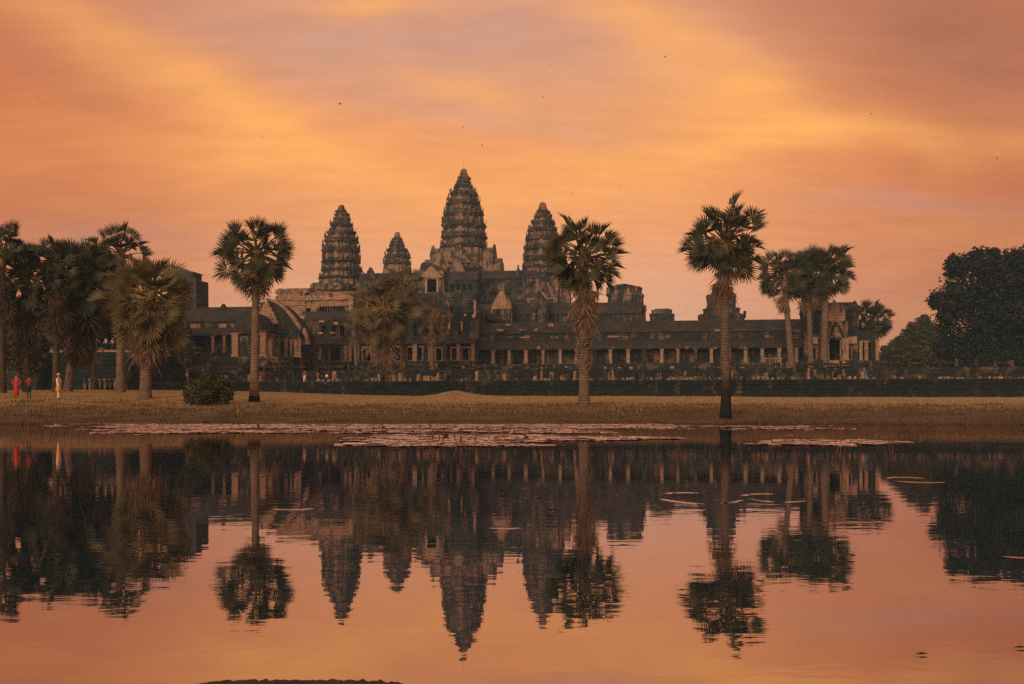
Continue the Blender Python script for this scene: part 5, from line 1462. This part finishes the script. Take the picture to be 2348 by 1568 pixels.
def on_stair(dx):
    q = max(0, min(ns - 1, int((U(dx, hv - 1.8) - U(-8, hv)) / (U(92, hv) - U(-8, hv)) * ns))); x, y = stair_u(dx); return (x, y, 2.4 + (zt - 2.4) * (q + 1) / ns)
G = 'visitors on the high terrace'
person('visitor in an orange top low on the terrace stair', on_stair(38), 1.62, 60, 'cloth_orange', 'cloth_navy', 'stand', group=G)
person('visitor in a pink top and pale hat halfway up the terrace stair', on_stair(62), 1.6, 80, 'cloth_pink', 'cloth_navy', 'walk', hat='cloth_white', group=G)
person('visitor in a lilac shirt near the top of the terrace stair', on_stair(79), 1.72, 100, 'cloth_lilac', 'cloth_navy', 'reach', group=G)
person('visitor in white and pink among the palms on the high terrace', on_honour(116), 1.75, 170, 'cloth_pink', 'cloth_white', 'stand', group=G)
person('visitor with a white top standing by the leaning palm', on_honour(136), 1.7, 200, 'cloth_white', 'cloth_black', 'stand', group=G)
person('visitor in pale grey crouched low at the terrace edge, leftmost of four', on_honour(200), 1.3, 90, 'cloth_grey', 'cloth_grey', 'stand', group=G)
person('visitor in a white top second of four at the terrace edge', on_honour(208), 1.5, 120, 'cloth_white', 'cloth_black', 'stand', group=G)
person('visitor in a blue shirt third of four at the terrace edge', on_honour(222), 1.7, 60, 'cloth_pale_blue', 'cloth_navy', 'walk', group=G)
person('visitor in a pale shirt and dark trousers walking, nearest the slim palm', on_honour(243), 1.72, 90, 'cloth_white', 'cloth_black', 'walk', group=G)
for i_, (dx_, top_, bot_, pose_, fc, lab) in enumerate(((98, 'cloth_grey', 'cloth_navy', 'stand', 150, 'visitor in grey at the head of the terrace stair'), (106, 'cloth_navy', 'cloth_black', 'walk', 80, 'visitor in navy just behind the head of the terrace stair'),
        (128, 'cloth_orange', 'cloth_black', 'phone', 190, 'visitor in an orange shirt raising a phone on the high terrace'), (150, 'cloth_pale_blue', 'cloth_grey', 'stand', 120, 'visitor in pale blue beside the leaning palm trunk on the high terrace'),
        (172, 'cloth_dark_red', 'cloth_navy', 'stand', 170, 'visitor in dark red half hidden by palm leaves on the high terrace'), (258, 'cloth_pink', 'cloth_navy', 'walk', 90, 'visitor in a pink top behind the slim palm trunk'),
        (286, 'cloth_grey', 'cloth_black', 'stand', 150, 'visitor in grey at the end of the high terrace'))):
    person(lab, on_honour(dx_, 1.0 + .4 * (i_ % 3)), 1.66 + .03 * (i_ % 4), fc, top_, bot_, pose_, group=G)
def on_terr(dx, v_=124.0, z_=None):
    u_ = U(dx, v_); x, y = t2w(u_, v_); return (x, y, (tz1 - .06) if z_ is None else z_)
G2 = 'visitors on the temple terraces'
person('visitor in white holding up a camera beside the round bush', on_terr(429, 128), 1.75, 180, 'cloth_white', 'cloth_grey', 'phone', hat='cloth_white', group=G2)
person('visitor in a red top between the scaffold tower and the entrance palm', on_terr(531, 150, uz1 - .06), 1.75, 160, 'cloth_red', 'cloth_black', 'stand', group=G2)
person('visitor in a red top and white trousers below the entrance doors', on_terr(698, 128), 1.72, 170, 'cloth_red', 'cloth_white', 'stand', group=G2)
person('visitor in a white shirt on the terrace below the entrance range', on_terr(749, 127), 1.3, 170, 'cloth_white', 'cloth_black', 'stand', group=G2)
person('visitor in a pale blue shirt on the terrace below the entrance range', on_terr(771, 127), 1.3, 60, 'cloth_pale_blue', 'cloth_black', 'reach', group=G2)
person('visitor in bright blue on the terrace below the corner pavilion', on_terr(1981, 125), 1.55, 180, 'cloth_blue', 'cloth_blue', 'stand', group=G2)

# ------------------------------------------------------------------ birds
def bird(label, dx, dy, y, span, head, flap):
    p = at(dx, dy, y); mb = MB(); c, s = math.cos(R(head)), math.sin(R(head))
    def T(a, b, z_): return (p.x + a * c - b * s, p.y + a * s + b * c, p.z + z_)
    L = span * .42
    prof = [(-.5, .004), (-.3, .05), (0, .085), (.25, .07), (.38, .055), (.5, .01)]
    mb.loft([[T(t * L * 2, r_ * span * math.cos(k * math.pi / 3), r_ * span * math.sin(k * math.pi / 3)) for k in range(6)] for t, r_ in prof])
    for sg in (-1, 1):
        a = [T(.16 * span, sg * .04 * span, .02 * span), T(.20 * span, sg * .26 * span, flap * span * .5), T(.02 * span, sg * .52 * span, flap * span * .8), T(-.06 * span, sg * .26 * span, flap * span * .45), T(-.10 * span, sg * .04 * span, .0)]
        b = [(q[0], q[1], q[2] - .012 * span) for q in a]
        mb.add(a + b, [(0, 1, 2, 3, 4), (9, 8, 7, 6, 5)] + [(i, (i + 1) % 5, (i + 1) % 5 + 5, i + 5) for i in range(5)])
    mb.add([T(-.40 * span, -.07 * span, 0), T(-.40 * span, .07 * span, 0), T(-.26 * span, 0, .01 * span)], [(0, 1, 2)])
    o = mb.build('bird', 'feather'); tag(o, label, 'bird', 'birds flying over the temple')
for i, (dx, dy, sp_, lab) in enumerate(((779, 237, .55, 'largest small bird in the sky, high above the leftmost temple tower'), (601, 316, .38, 'bird high above the tall entrance palm'), (1105, 332, .42, 'bird just above and right of the central tower tip'),
        (1063, 294, .32, 'bird straight above the central tower tip'), (1245, 221, .36, 'bird high above the tower hidden by the shaggy palm'), (1525, 131, .36, 'highest bird in the right half of the sky'), (1260, 148, .25, 'faint bird in the upper middle of the sky'),
        (1398, 178, .25, 'faint bird high above the shaggy palm'), (1997, 260, .36, 'bird high above the corner pavilion'), (2285, 364, .36, 'bird above the huge dark tree'), (626, 438, .25, 'faint bird just above the tall entrance palm'),
        (1311, 444, .28, 'bird above the shaggy palm crown'), (1420, 424, .22, 'tiny bird between the shaggy palm and the tallest palm'), (86, 222, .25, 'faint bird in the upper left sky'))):
    bird(lab, dx, dy, 120, sp_, 40 + i * 57, .5 if i % 2 else -.25)
# ------------------------------------------------------------------ evening haze
t = newmat('haze')
pv = t.n('ShaderNodeVolumePrincipled')
pv.inputs['Color'].default_value = (0.42, 0.78, 1.0, 1)
pv.inputs['Density'].default_value = 0.00040
t.n('ShaderNodeOutputMaterial', i_Volume=pv.outputs[0])
hb = MB(); hb.box(-905, 905, -505, 905, -3, 75)
haze = hb.build('haze', 'haze'); tag(haze, 'thin evening haze over pond and temple', kind='stuff')
SC.cycles.volume_bounces = 0
print('OBJECTS', len(bpy.data.objects), 'TRIS', sum(len(m.loop_triangles) if False else len(m.polygons) for m in bpy.data.meshes))
